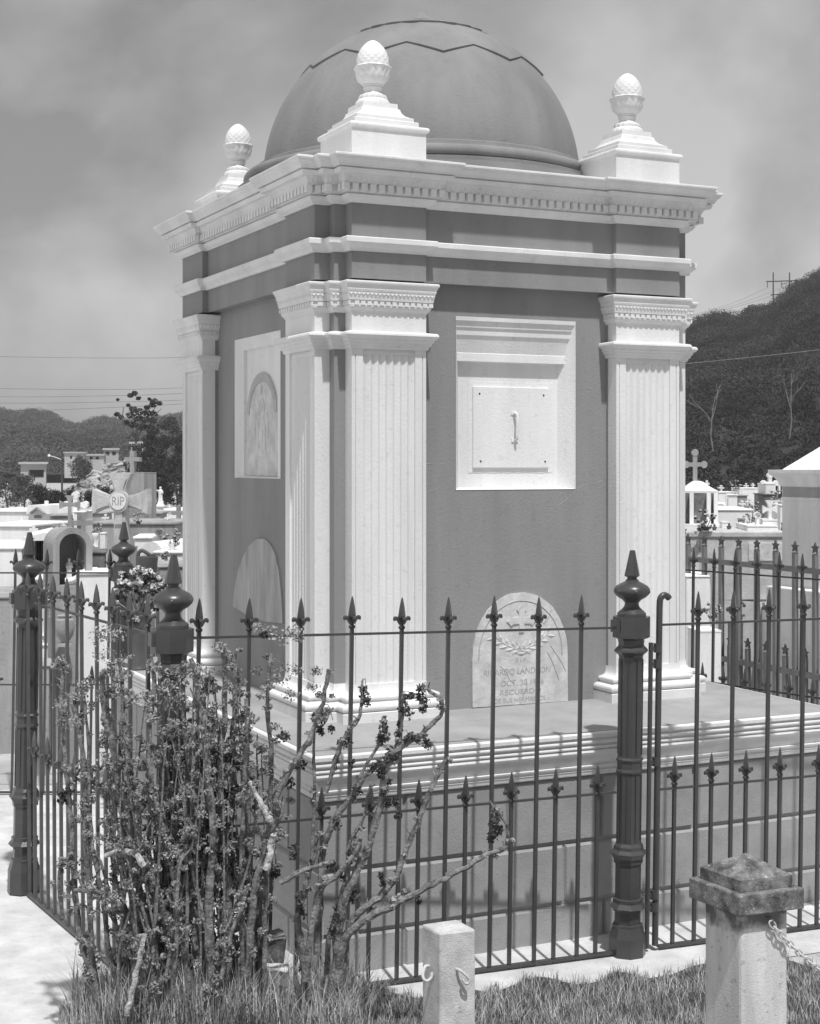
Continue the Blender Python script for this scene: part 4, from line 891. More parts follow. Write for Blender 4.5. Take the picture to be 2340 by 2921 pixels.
cross('', 'plain', 376, 1310, 17.5, 24, 22, 45, 6, 6, .1, -8, 'tombgrey', parent=(lambda rr: rr)(r)).location.x = (376 - 381.5) * SCL(17.5)
# arched shrine
t = 12.2; k = SCL(t); r = root_thing('arched_shrine', 'grey arched shrine niche with a small white statue inside', 'shrine', 208, t, 24)
def archpts(hw, ztop, zb, n=18): return [(-hw, zb)] + [(-hw * math.cos(math.pi * i / n), ztop - hw + hw * math.sin(math.pi * i / n)) for i in range(n + 1)] + [(hw, zb)]
bm = B(); out = archpts(56 * k, zv(1505, t), zv(1700, t)); inn = archpts(38 * k, zv(1522, t), zv(1672, t)); n_ = len(out)
for y0 in (0,):
    A_ = [bm.verts.new((x_, 0, z_)) for x_, z_ in out]; B_ = [bm.verts.new((x_, 0, z_)) for x_, z_ in inn]
    for i in range(n_ - 1): bm.faces.new((A_[i], A_[i + 1], B_[i + 1], B_[i]))
    C_ = [bm.verts.new((x_, .42, z_)) for x_, z_ in out]; D_ = [bm.verts.new((x_, .34, z_)) for x_, z_ in inn]
    for i in range(n_ - 1): bm.faces.new((A_[i], A_[i + 1], C_[i + 1], C_[i])); bm.faces.new((B_[i], B_[i + 1], D_[i + 1], D_[i]))
    bm.faces.new(C_); bm.faces.new(D_); bm.faces.new((A_[0], B_[0], B_[-1], A_[-1]))
mobj('arch_shell', bm, 'tombgrey', r)
bm = B(); box(bm, -54 * k, 54 * k, .01, .42, -.05, zv(1672, t)); mobj('shrine_base', bm, 'tombgrey', r)
def statue(label, u, vt, vb, t, rot=0, m='tomb', arm=0, group=None, cat='statue'):
    k = SCL(t); h = (vb - vt) * k; z0 = zv(vb, t); r = root_thing('statue', label, cat, u, t, rot, group); s = h
    bm = B(); lathe(bm, [(.17 * s, 0), (.165 * s, .04 * s), (.13 * s, .2 * s), (.12 * s, .45 * s), (.145 * s, .62 * s), (.15 * s, .74 * s), (.10 * s, .81 * s), (.052 * s, .84 * s), (.058 * s, .87 * s), (.075 * s, .92 * s), (.066 * s, .97 * s), (.03 * s, s)], (0, 0, z0), 20, fr=lambda an, z: (1 + .1 * math.sin(an * 7) * (1 if z < .6 * s else 0)) * (1 if abs(math.cos(an)) > .5 else .82))
    z1 = z0 + .72 * s
    if arm: tube(bm, [(-.10 * s, -.02 * s, z1), (-.22 * s, -.06 * s, z1 + .04 * s), (-.36 * s, -.08 * s, z1 + .12 * s)], [.05 * s, .04 * s, .025 * s], 8); tube(bm, [(.1 * s, -.02 * s, z1), (.15 * s, -.1 * s, z1 - .12 * s), (.04 * s, -.15 * s, z1 - .1 * s)], [.05 * s, .04 * s, .03 * s], 8)
    else: tube(bm, [(-.12 * s, -.02 * s, z1), (-.13 * s, -.12 * s, z1 - .12 * s), (0, -.16 * s, z1 - .04 * s)], [.05 * s, .045 * s, .03 * s], 8); tube(bm, [(.12 * s, -.02 * s, z1), (.13 * s, -.12 * s, z1 - .12 * s), (0, -.16 * s, z1 - .03 * s)], [.05 * s, .045 * s, .03 * s], 8)
    mobj('figure', bm, m, r, True); return r
statue('small pale statue standing inside the arched shrine', 197, 1592, 1655, 12.35, 20)
cross('small grey cross with flared arms standing on the arched shrine', 'patee', 199, 1440, 12.4, 26, 29, 66, 5, 13, .07, 12, 'tombgrey')
cross('white cross with rounded arm ends, behind the small grey cross', 'budded', 214, 1440, 18, 28, 27, 40, 6, 9, .1, 0, 'tomb')
tomb('white block pedestal under the round-ended cross', 210, 240, 1458, 1500, 17.9, .5, 0, 'tomb', 5, 3, 'pedestal')
cross('dark-armed rough concrete cross beside the white pedestal', 'plain', 238, 1492, 14.6, 30, 28, 60, 7, 7, .1, 35, 'tombgrey')
# white chapel-like tomb with gable
t = 19.; k = SCL(t); r = root_thing('gabled_tomb', 'white chapel-shaped tomb with a gabled front and tiny cross', 'tomb', 112, t, -10)
bm = B(); w_ = 32 * k; zt = zv(1466, t); box(bm, -w_, w_, 0, .8, .3, zt); mobj('body', bm, 'tomb', r)
bm = B(); prism(bm, [(-w_ * 1.12, zt), (w_ * 1.12, zt), (w_ * .95, zv(1441, t)), (-w_ * .95, zv(1441, t))], -.04, .84); mobj('roof', bm, 'tomb', r)
bm = B(); prism(bm, [(-.7 * w_, zv(1463, t)), (0, zv(1446, t)), (.75 * w_, zv(1463, t)), (.62 * w_, zv(1465, t)), (0, zv(1451, t)), (-.58 * w_, zv(1465, t))], -.10, -.041); mobj('pediment_moulding', bm, 'tombgrey', r)
bm = B(); box(bm, -.45 * w_, .2 * w_, -.012, .02, zv(1478, t), zv(1470, t)); mobj('plaque', bm, 'tombgrey', r)
bm = B(); box(bm, -.06, -.02, .3, .34, zv(1441, t), zv(1430, t)); mobj('finial', bm, 'tomb', r)
t = 13.4; k = SCL(t); r = root_thing('roofed_tomb', 'white flat-roofed tomb with a dark grilled opening, left of the shrine', 'tomb', 120, t, 10)
bm = B(); box(bm, -46 * k, -20 * k, 0, .9, -.05, zv(1541, t)); box(bm, 17 * k, 46 * k, 0, .9, -.05, zv(1541, t)); box(bm, -20 * k, 17 * k, .25, .9, -.05, zv(1541, t)); box(bm, -20 * k, 17 * k, 0, .25, -.05, zv(1630, t)); mobj('body', bm, 'tombgrey', r)
bm = B(); prism(bm, [(-56 * k, zv(1541, t)), (56 * k, zv(1541, t)), (50 * k, zv(1530, t)), (10 * k, zv(1518, t)), (-50 * k, zv(1532, t))], -.08, 1.0); mobj('roof', bm, 'tomb', r)
bm = B()
for i in range(5): box(bm, (-18 + i * 8) * k, (-17 + i * 8) * k, .03, .035, zv(1630, t), zv(1541, t))
mobj('grille', bm, 'iron', r)
bm = B(); box(bm, -19 * k, 16 * k, .245, .2495, zv(1629, t), zv(1542, t)); mobj('opening', bm, 'dark', r)
# white tombs in the rows
tombs = [
 ('bright white low tomb at the far left edge, below the trees', -70, 84, 1456, 1530, 21, 1.4, -6, 'tomb'),
 ('bright white vault tomb in front of the gabled tomb', -60, 96, 1496, 1560, 17, 1.2, -10, 'tomb'),
 ('stained wall-like tomb to the right of the gabled tomb', 146, 196, 1468, 1520, 18.5, .6, 5, 'tombgrey'),
 ('long stained wall behind the RIP cross arms', 222, 300, 1461, 1500, 21, .5, 0, 'tombgrey'),
 ('mottled stone wall between the RIP cross and the statue block', 372, 458, 1461, 1500, 22, .6, 0, 'tombgrey'),
 ('bright white block carrying the statue with a raised arm', 452, 540, 1453, 1500, 24, 1.0, -5, 'tomb'),
 ('long dark-edged concrete slab vault with a flowerpot on top', 262, 500, 1489, 1600, 16.2, 1.1, -4, 'tombgrey'),
 ('white vault front below the long concrete slab, right of the RIP cross stem', 384, 432, 1530, 1640, 15.2, .6, 4, 'tomb'),
 ('white vault with a mouldy lower front beside the left pilaster', 440, 560, 1572, 1720, 13.6, 1.0, -6, 'tomb'),
 ('dark stepped stone base between the shrine and the RIP cross', 262, 300, 1572, 1625, 12.9, .4, 10, 'tombdark'),
 ('grey stepped block at the foot of the left pilaster, behind the bouquet', 455, 560, 1612, 1760, 12.4, .6, 12, 'tombgrey'),
 ('white low wall with rounded corner behind the back fence', 226, 330, 1632, 1790, 12.1, .5, 14, 'tomb'),
 ('white square tomb block seen through the left pickets', 96, 165, 1648, 1700, 13., .8, 8, 'tomb'),
 ('broad white grave slab low behind the left pickets', 70, 262, 1835, 1990, 12.4, 2.2, 10, 'tomb'),
 ('white raised vault at the left edge beside the flat-roofed tomb', -80, 62, 1560, 1700, 13.8, 1.3, 4, 'tomb'),
 ('stained grey kerb tomb behind the left iron post', -60, 88, 1700, 1850, 12.6, 1.0, 8, 'tombgrey'),
 ('small pale grave block low between the left post and the shrub', 92, 140, 1895, 1990, 11.9, .4, 10, 'tombgrey'),
]
for i, (lb, *ar) in enumerate(tombs): tomb(lb, *ar[:4], ar[4], ar[5], ar[6], ar[7], slab=9 if ar[4] < 18 else 6, group='cemetery tombs on the left')
# curved parapet tomb and barrel vault
t = 12.3; k = SCL(t); r = root_thing('curved_tomb', 'white tomb with a sweeping scroll-shaped parapet, in front of the shrine', 'tomb', 232, t, 10)
bm = B(); top = [(-45 * k + i * 9 * k, zv(1660 - 30 / (1 + math.exp(-(i - 4.5) * 1.1)), t)) for i in range(11)]; prism(bm, [(-45 * k, -.05)] + top + [(45 * k, -.05)], 0, .08); mobj('parapet', bm, 'tomb', r)
bm = B(); tube(bm, [(x_, -.0, z_ + .006) for x_, z_ in top], .028, 8); mobj('coping', bm, 'tomb', r, True)
t = 14.3; k = SCL(t); r = root_thing('barrel_tomb', 'white barrel-topped tomb right of the back fence post', 'tomb', 432, t, -18)
bm = B(); prism(bm, archpts(34 * k, zv(1545, t), zv(1660, t)), 0, 1.1); mobj('vault', bm, 'tomb', r)
t = 12.1; k = SCL(t); r = root_thing('handled_basin', 'dark basin with a bent pipe handle behind the bouquet', 'basin', 420, t, 0)
bm = B(); lathe(bm, [(.07, zv(1640, t)), (.085, zv(1600, t)), (.088, zv(1588, t)), (.08, zv(1587, t))], seg=20); mobj('bowl', bm, 'iron_lite', r)
bm = B(); tube(bm, smoothline([(-26 * k, 0, zv(1640, t)), (-26 * k, 0, zv(1585, t)), (-18 * k, 0, zv(1571, t)), (-6 * k, 0, zv(1574, t)), (10 * k, 0, zv(1584, t)), (24 * k, 0, zv(1583, t))], 5), .016, 8); mobj('pipe_handle', bm, 'iron_lite', r, True)
statue('white robed statue with a raised arm on a flared pedestal', 458, 1388, 1433, 23.6, 10, 'tomb', 1)
t = 23.6; k = SCL(t); r = root_thing('statue_pedestal', 'flared white pedestal under the statue with raised arm', 'pedestal', 458, t, 0)
bm = B(); lathe(bm, [(9 * k, zv(1432, t)), (12 * k, zv(1438, t)), (16 * k, zv(1443, t)), (16 * k, zv(1446, t)), (11 * k, zv(1447, t)), (11 * k, zv(1475, t))][::-1], seg=4, rot=math.pi / 4); mobj('pedestal', bm, 'tomb', r)
cross('pale grey cross on a tomb beside the left pilaster, below the statue block', 'budded', 508, 1464, 19.5, 18, 14, 34, 5, 5, .1, 0, 'tombgrey')
cross('small round-headed grey marker on the vault near the left pilaster', 'budded', 455, 1520, 15.2, 4, 4, 34, 3, 8, .06, 0, 'tombgrey')
cross('white cross behind the gabled tomb', 'plain', 96, 1512, 16, 14, 12, 26, 4, 4, .08, 10, 'tomb')
def flowers(name, label, u, v, t, R, pot=None, group=None, n=26, spike=True, zbot=None):
    r = root_thing(name, label, 'flowers', u, t, 0, group); k = SCL(t); z = zv(v, t); rr = R * k
    c = []; rs_ = []
    for i in range(n):
        an = random.uniform(0, 6.28); q = random.random() ** .5; c.append((rr * q * math.cos(an), rr * .6 * random.uniform(-1, 1), z + rr * q * math.sin(an))); rs_.append(rr * random.uniform(.10, .17))
    m_ = r.matrix_world
    clumps('petals', c, rs_, 22, rr * .085, 'flower', r, bias=.5)
    cg = [(x_ * .9, y_ + rr * .1, z_ - rr * .1) for x_, y_, z_ in c]
    clumps('leaves', cg, [q * 1.5 for q in rs_], 16, rr * .10, 'leaf_dark', r)
    bm = B()
    for x_, y_, z_ in c[::3]: tube(bm, [(0, 0, z - rr * 1.1), (x_ * .6, y_, z_ - rr * .2), (x_ * 1.25, y_, z_ + rr * .15)], .004, 4)
    mobj('stalks', bm, 'leaf', r)
    zb = zbot if zbot is not None else z - rr * 2.1
    bm = B(); lathe(bm, [(.30 * rr, zb), (.34 * rr, zb + .05 * rr), (.26 * rr, zb + .2 * rr), (.42 * rr, z - rr * 1.0), (.5 * rr, z - rr * .75)], seg=18); mobj('vase', bm, pot or 'iron_lite', r, True)
    return r
flowers('bouquet', 'large bouquet of pale flowers in a dark vase on the plinth corner behind the fence', 396, 1690, 10.15, 74, 'iron_lite', None, 46, zbot=Z0)
flowers('flowerpot', 'dark flowerpot with pale blooms standing on the long concrete slab', 395, 1474, 16.0, 17, 'iron', None, 12, zbot=zv(1499, 16.))
flowers('wreath', 'cluster of white flowers on the vault beside the left pilaster', 492, 1532, 13.8, 26, 'tomb', None, 18, zbot=zv(1574, 13.8))
flowers('flower_urn', 'flowers in a white urn left of the RIP cross', 275, 1508, 15.0, 18, 'tomb', None, 12, zbot=zv(1560, 15.))
flowers('planter', 'low leafy planter seen through the left pickets', 150, 1690, 12.3, 34, 'tombgrey', None, 20)
t = 12.0; r = root_thing('stone_urn', 'large round grey stone urn standing on the broad white slab', 'urn', 185, t, 0); k = SCL(t)
bm = B(); lathe(bm, [(22 * k, zv(1843, t)), (20 * k, zv(1836, t)), (10 * k, zv(1832, t)), (24 * k, zv(1812, t)), (28 * k, zv(1790, t)), (25 * k, zv(1768, t)), (18 * k, zv(1762, t)), (22 * k, zv(1756, t)), (20 * k, zv(1754, t))], seg=24); mobj('urn', bm, 'tombgrey', r, True)
t = 13.9; r = root_thing('white_urn', 'small white urn on the stepped base left of the RIP cross', 'urn', 272, t, 0); k = SCL(t)
bm = B(); lathe(bm, [(7 * k, zv(1556, t)), (4 * k, zv(1545, t)), (8 * k, zv(1534, t)), (10 * k, zv(1523, t)), (9 * k, zv(1521, t))], seg=16); mobj('urn', bm, 'tomb', r, True)

# small crosses and headstones crowding both sides
def small_crosses(label, grp, spots, m='tomb'):
    for i, (u_, v_, t_, h_) in enumerate(spots):
        r = cross(label, 'plain' if i % 3 else 'budded', u_, v_, t_, h_ * .42, h_ * .36, h_ * .75, h_ * .09, h_ * .13, .06, random.uniform(-12, 12), m, group=grp)
small_crosses('small white cross crowded among the graves at the left', 'small crosses among the left graves', [(58, 1448, 23, 16), (78, 1430, 25, 14), (152, 1452, 21, 18), (168, 1475, 19, 20), (262, 1448, 23, 15), (290, 1452, 22, 18), (412, 1448, 23.5, 14), (430, 1456, 23, 16), (483, 1444, 25, 14), (528, 1446, 25, 16), (62, 1486, 18, 22), (180, 1500, 16, 22), (300, 1478, 17, 20), (478, 1478, 16.8, 24)])
small_crosses('small white cross crowded among the graves at the right', 'small crosses among the right graves', [(2060, 1392, 24, 14), (2072, 1420, 19, 16), (2118, 1400, 22, 16), (2130, 1386, 25, 14), (2150, 1384, 25, 15), (2172, 1392, 24, 14), (2142, 1432, 17, 20), (2062, 1440, 17, 20), (2232, 1430, 17.5, 18), (2120, 1438, 17, 18)])
for lb, u0, u1, vt, vb, t_, dp, ro, m in (('low grey headstone between the gabled tomb and the shrine', 148, 166, 1500, 1540, 15.5, .12, 6, 'tombgrey'), ('narrow white headstone left of the RIP cross stem', 284, 300, 1520, 1570, 14.8, .12, 0, 'tomb'), ('tilted grey headstone right of the RIP cross stem', 372, 392, 1560, 1620, 13.5, .1, 14, 'tombgrey'),
                                   ('small white headstone beside the lily bouquet', 2060, 1 + 2080, 1488, 1520, 14.6, .12, 0, 'tomb'), ('grey headstone left of the flared cross', 2108, 2126, 1480, 1518, 14.8, .12, -8, 'tombgrey'), ('dark plaque stone low behind the tube fence', 2080, 2120, 1780, 1850, 12.9, .2, -10, 'tombdark'), ('pale kerbstone low behind the tube fence by the pilaster base', 1990, 2060, 1800, 1860, 12.6, .3, 6, 'tomb')):
    tomb(lb, u0, u1, vt, vb, t_, dp, ro, m, 3, 1, 'headstone', 'headstone', 'headstones')
flowers('flower_cluster', 'flowers in front of the white vault left of the shrine', 88, 1548, 13.2, 16, 'tomb', None, 10)
flowers('flower_cluster', 'flowers on the white slab right of the barrel-topped tomb', 478, 1590, 13.2, 22, 'tombgrey', None, 14)
flowers('flower_cluster', 'scattered flowers low between the tube fence uprights', 2105, 1740, 13.4, 26, 'tombgrey', None, 16)
# --- right of the mausoleum
t = 15.; k = SCL(t); r = root_thing('temple_tomb', 'small white temple tomb with curved roof, pillars and dark interior, behind the right pilaster', 'tomb', 1996, t, -8)
bm = B()
for x_ in (-48, -22, 26, 46): box(bm, (x_ - 5) * k, (x_ + 6) * k, 0, .12, .3, zv(1407, t))
mobj('pillars', bm, 'tomb', r)
bm = B(); box(bm, -50 * k, 50 * k, .125, .9, .3, zv(1407, t)); mobj('chamber', bm, 'tombdark', r)
bm = B(); lathe(bm, [(78 * k, zv(1407, t)), (78 * k, zv(1401, t)), (50 * k, zv(1390, t)), (24 * k, zv(1376, t)), (10 * k, zv(1373, t))], (0, .4, 0), 4, math.pi / 4); mobj('roof', bm, 'tomb', r)
bm = B(); box(bm, -56 * k, 56 * k, -.06, .95, .2, zv(1495, t)); mobj('base', bm, 'tomb', r)
cross('tall pale cross with rounded ends on the temple tomb roof, against the dark hill', 'budded', 1984, 1325, 15.4, 34, 25, 52, 6, 9, .1, -8, 'tombgrey')
R_ = [
 ('wide dark-topped concrete vault with inscribed front behind the tube fence', 1950, 2243, 1516, 1660, 13.9, 1.0, -2, 'tombmid', 18, 5, (2135, 2232, 1548, 1600)),
 ('big plain white vault block in the middle of the right-hand graves', 2030, 2146, 1452, 1520, 16, 1.0, -4, 'tomb', 6, 3, None),
 ('white stepped block right of the temple tomb with the lilies', 2036, 2066, 1434, 1500, 16.5, .6, -4, 'tomb', 5, 3, None),
 ('far bright white wall tomb at the foot of the dark hill', 2110, 2178, 1392, 1450, 24, .6, 0, 'tomb', 2, 1, None),
 ('far low white tomb left of the flower-topped tomb', 2050, 2100, 1403, 1450, 23, .6, 0, 'tomb', 3, 2, None),
 ('white peaked tomb with a mass of flowers on top', 2078, 2104, 1410, 1455, 20, .5, -10, 'tomb', 4, 3, None),
 ('small grey-fronted tomb right of the flower-topped tomb', 2106, 2133, 1412, 1455, 20.5, .5, 0, 'tombgrey', 4, 3, None),
 ('white pedestal block beneath the high rounded cross', 2184, 2214, 1379, 1410, 18, .4, 0, 'tomb', 3, 1, None),
 ('dark stained pedestal under the white pedestal block', 2180, 2222, 1409, 1520, 17.8, .5, 0, 'tombdark', 3, 3, None),
 ('white low grave box below the flared white cross', 2133, 2220, 1499, 1530, 14.0, .7, -4, 'tomb', 4, 1, None),
 ('white cross plinth directly under the flared cross', 2176, 2219, 1482, 1505, 14.2, .3, -4, 'tomb', 3, 1, None),
 ('narrow white tomb side beside the big grey tomb at the right', 2226, 2250, 1440, 1530, 17, .6, 0, 'tomb', 3, 2, None),
 ('white stepped grave low behind the first tube uprights', 1958, 2032, 1642, 1760, 13.2, 1.2, 0, 'tomb', 6, 2, None),
 ('pale flat grave slab low in the middle of the tube fence view', 2036, 2170, 1674, 1712, 15., 1.6, -6, 'tombgrey', 6, 2, None),
 ('dark rough stone grave under the pale slab', 2060, 2185, 1708, 1760, 13.9, 1.0, -3, 'tombdark', 8, 2, None),
 ('small grey block with white edge beside the right tomb steps', 2202, 2240, 1656, 1700, 14.5, .5, 0, 'tombgrey', 3, 1, None),
 ('white kerb block with rounded end low at the right', 2212, 2242, 1746, 1900, 13.4, .6, 0, 'tomb', 4, 2, None),
]
for lb, u0, u1, vt, vb, t, dp, ro, m, sl_, ov, nch in R_: tomb(lb, u0, u1, vt, vb, t, dp, ro, m, sl_, ov, group='cemetery tombs on the right', niche_=nch)
for i in range(4):
    t = 13.87; bm = B(); k = SCL(t); 
for i, (s_, v_) in enumerate((('FAMILIA', 1560), ('EN PAZ', 1571), ('DESCANSE', 1582))):
    pass
cross('high white cross with rounded ends on the white pedestal block', 'budded', 2199, 1378, 18.1, 22, 18, 26, 4, 7, .08, 0, 'tomb')
cross('flared white cross standing on the low grave box', 'patee', 2198, 1453, 14.3, 25, 20, 32, 4, 12, .06, -4, 'tomb')
cross('tiny white cross behind the temple tomb roof', 'plain', 2018, 1380, 22, 10, 7, 16, 2.5, 2.5, .06, 0, 'tomb')
cross('thin white cross beside the big grey tomb cornice', 'budded', 2225, 1378, 20, 12, 6, 30, 2.5, 4, .06, 0, 'tomb')
cross('small white round-headed marker left of the flared cross', 'budded', 2163, 1470, 14.2, 2, 2, 30, 4, 7, .06, 0, 'tomb')
flowers('lily_bouquet', 'bouquet of pale round blooms on the wide concrete vault', 2013, 1480, 13.85, 30, 'iron', None, 20, zbot=zv(1514, 13.85))
flowers('flower_mass', 'mass of pale flowers on the white peaked tomb', 2098, 1388, 20.1, 18, 'tomb', None, 14, zbot=zv(1412, 20.1))
flowers('flower_cluster', 'flowers and leaves left of the small round-headed marker', 2138, 1484, 14.5, 20, 'tombgrey', None, 14, zbot=zv(1520, 14.5))
flowers('flower_cluster', 'flowers climbing beside the high white cross', 2218, 1410, 17.5, 22, 'tomb', None, 14, zbot=zv(1450, 17.5))
flowers('flower_cluster', 'small flowers behind the temple tomb on the left', 2045, 1396, 21., 11, 'tomb', None, 9, zbot=zv(1412, 21.))
flowers('flower_cluster', 'dark leafy flowers at the foot of the flared cross', 2150, 1450, 16.4, 22, 'tombgrey', None, 14, zbot=zv(1500, 16.4))
flowers('flower_cluster', 'flowers low behind the tube fence near the right pilaster', 2035, 1745, 13.0, 26, 'tomb', None, 18)
# large tomb cut by the right edge
t = 12.0; k = SCL(t); r = root_thing('corniced_tomb', 'big pale tomb with a moulded cornice and white sloping roof at the right edge', 'tomb', 2420, t, 25.16)
LW, DP = 1.9, .80
bm = B(); box(bm, 0, LW, 0, DP, .3, zv(1385, t)); mobj('wall', bm, 'tomb', r)
bm = B(); sweep(bm, [(0, 0), (LW, 0), (LW, DP), (0, DP)], [(0, zv(1432, t)), (3 * k, zv(1431, t)), (3 * k, zv(1424, t)), (0, zv(1423, t)), (0, zv(1392, t)), (6 * k, zv(1388, t)), (10 * k, zv(1374, t)), (18 * k, zv(1363, t)), (28 * k, zv(1354, t)), (30 * k, zv(1350, t)), (30 * k, zv(1341, t)), (0, zv(1341, t))], True, False, True); mobj('cornice', bm, 'tomb', r)
bm = B(); zr = zv(1340.5, t); vs = [bm.verts.new(c) for c in ((0, 0, zr), (LW, 0, zr), (LW, DP, zr), (0, DP, zr))]; ap = [bm.verts.new((.42, DP / 2, zr + .36)), bm.verts.new((LW - .42, DP / 2, zr + .36))]
for f in ((0, 1, 5, 4), (1, 2, 5), (2, 3, 4, 5), (3, 0, 4)): bm.faces.new([(vs + ap)[i] for i in f])
mobj('roof', bm, 'tomb', r)
bm = B(); box(bm, -.12, LW + .1, -.12, DP + .06, -.05, zv(1692, t), .01); mobj('base', bm, 'tomb', r)

# ================================================================== HILLS, TREES, HOUSES
def interp(x, P): return float(np.interp(x, [p[0] for p in P], [p[1] for p in P]))
SKR = [(1500, 1040), (1800, 1000), (1930, 955), (1960, 938), (2000, 912), (2040, 895), (2080, 905), (2110, 905), (2150, 885), (2190, 876), (2230, 850), (2260, 828), (2290, 806), (2330, 780), (2450, 740), (2700, 690), (3100, 660)]
SKL = [(-900, 1150), (-300, 1120), (50, 1176), (91, 1168), (140, 1174), (182, 1199), (208, 1208), (240, 1206), (269, 1194), (302, 1190), (338, 1197), (373, 1198), (460, 1190), (600, 1160), (900, 1120)]
def hill(name, u0, u1, t0, t1, sk, zb, m, nu=60, ns=16, pw=.8, drop=6):
    bm = B(); g_ = []
    for i in range(nu + 1):
        u = u0 + (u1 - u0) * i / nu; col = []
        for j in range(ns + 1):
            s = j / ns; tt_ = t0 + (t1 - t0) * s; zt = zv(interp(u, sk) + drop, t1); z = zb + (zt - zb) * s ** pw + random.uniform(-.2, .2) * (0 < j < ns)
            p = at(u, YH, tt_); col.append(bm.verts.new((p.x, p.y, z)))
        p = at(u, YH, t1 + 60); col.append(bm.verts.new((p.x, p.y, zb - 2))); g_.append(col)
    for i in range(nu):
        for j in range(ns + 1): bm.faces.new((g_[i][j], g_[i + 1][j], g_[i + 1][j + 1], g_[i][j + 1]))
    o = mobj(name, bm, m); o['kind'] = 'structure'; return o
def wood(name, label, u0, u1, t0, t1, sk, zb, K, n, leafpx, rpx, m, pw=.8, skip=None):
    c, r_ = [], []
    while len(c) < K:
        u = random.uniform(u0, u1); s = random.random(); tt_ = t0 + (t1 - t0) * s
        if skip and skip(u, tt_): continue
        zt = zv(interp(u, sk) + 6, t1); z = zb + (zt - zb) * s ** pw; p = at(u, YH, tt_); rr = random.uniform(*rpx) * tt_ / FPX
        c.append((p.x, p.y, z + rr * .3)); r_.append(rr)
    c = np.array(c); r_ = np.array(r_); o = clumps(name, c, r_, n, leafpx * (t0 + t1) / 2 / FPX, m, squash=.9, bias=.28); tag(o, label, 'woodland', kind='stuff'); return o
hill('hill', 1500, 3100, 62, 150, SKR, .8, 'hill'); wood('woodland', 'dense dark woodland covering the steep hill on the right', 1850, 2650, 62, 150, SKR, .8, 4200, 170, 2.2, (9, 26), 'forest')
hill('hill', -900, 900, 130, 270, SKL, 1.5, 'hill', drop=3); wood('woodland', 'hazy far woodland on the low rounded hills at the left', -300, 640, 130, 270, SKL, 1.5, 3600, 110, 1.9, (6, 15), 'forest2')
def branchy(bm, p, dr, ln, r, lvl, tips):
    q = p + dr * ln; mid = (p + q) / 2 + Vector((random.uniform(-1, 1), random.uniform(-1, 1), random.uniform(-.3, .3))) * ln * .08
    tube(bm, [p, mid, q], [r, r * .85, r * .7], 6)
    if lvl == 0: tips.append(q); return
    tips.append(q)
    for k in range(3 if lvl > 1 else 2):
        d2 = (dr + Vector((random.uniform(-1, 1), random.uniform(-1, 1), random.uniform(-.2, .5))) * .75).normalized(); branchy(bm, q - dr * ln * random.uniform(0, .25), d2, ln * random.uniform(.55, .75), r * .62, lvl - 1, tips)
def tree(label, u, vb, vt, t, cr, n, leafpx, m='forest', tm='trunk', lvl=2, trunk=.45, clr=(10, 22), group=None, name='tree', extra=None, cz_=.62, ch_=.34):
    """trunk with limbs, leaf clumps round every limb tip; extra = list of (u,v,r) pixel clumps"""
    k = SCL(t); h = (vb - vt) * k; base = at(u, vb, t); e = thing(name, label, 'tree', base[:], 0, group); bm = B(); tips = []
    branchy(bm, Vector((0, 0, -.5)), Vector((random.uniform(-.06, .06), 0, 1)).normalized(), h * trunk + .5, max(.03, h * (.022 if cr else .013)), lvl, tips)
    mobj('trunk', bm, tm, e)
    if cr:
        c, r_ = [], []
        if extra:
            for u_, v_, rr in extra: p = at(u_, v_, t + random.uniform(-.5, .5)) - base; c.append(p[:]); r_.append(rr * k)
        else:
            for i in range(cr):
                an = random.uniform(0, 6.28); q = random.random() ** .6; el = random.uniform(-.9, 1); w2 = h * .30
                c.append((w2 * q * math.cos(an), w2 * q * math.sin(an), h * cz_ + el * h * ch_ * math.sqrt(max(.05, 1 - q * q * .8)))); r_.append(random.uniform(*clr) * k)
        clumps('crown', c, r_, n, leafpx * k, m, e, bias=.32)
    return e
tree('tall thin tree with separate leaf tufts on bare limbs, left of the mausoleum', 392, 1320, 1150, 66, 1, 170, 2.6, 'forest', 'trunk', 2, .5, name='tall_tree',
     extra=[(385, 1122, 9), (372, 1128, 9), (395, 1136, 7), (440, 1145, 12), (455, 1150, 9), (436, 1156, 9), (420, 1162, 9), (366, 1156, 6), (336, 1140, 4), (426, 1138, 5), (380, 1168, 13), (398, 1174, 14), (420, 1178, 13), (440, 1180, 12), (372, 1184, 13), (392, 1192, 15), (414, 1196, 15), (334, 1182, 9), (346, 1190, 8), (436, 1200, 14), (360, 1206, 10), (380, 1212, 14), (404, 1218, 16), (430, 1222, 18)])
for i, (u, vb, vt, t, lb) in enumerate(((420, 1400, 1215, 60, 'dark bushy tree below the tall thin tree'), (470, 1420, 1180, 62, 'broad dark tree just left of the mausoleum'), (520, 1430, 1150, 58, 'dark tree touching the left pilaster in the view'), (585, 1430, 1140, 60, 'dark tree hidden mostly behind the mausoleum'), (385, 1440, 1300, 56, 'low dark tree behind the RIP cross arm'), (450, 1445, 1300, 54, 'low dense tree behind the robed statue'), (500, 1450, 1290, 52, 'low dark tree nearest the left pilaster'))):
    tree(lb, u, vb, vt, t, 46, 130, 2.4, 'forest', group='dark trees left of the mausoleum', cz_=.48, ch_=.46, trunk=.3, lvl=1)
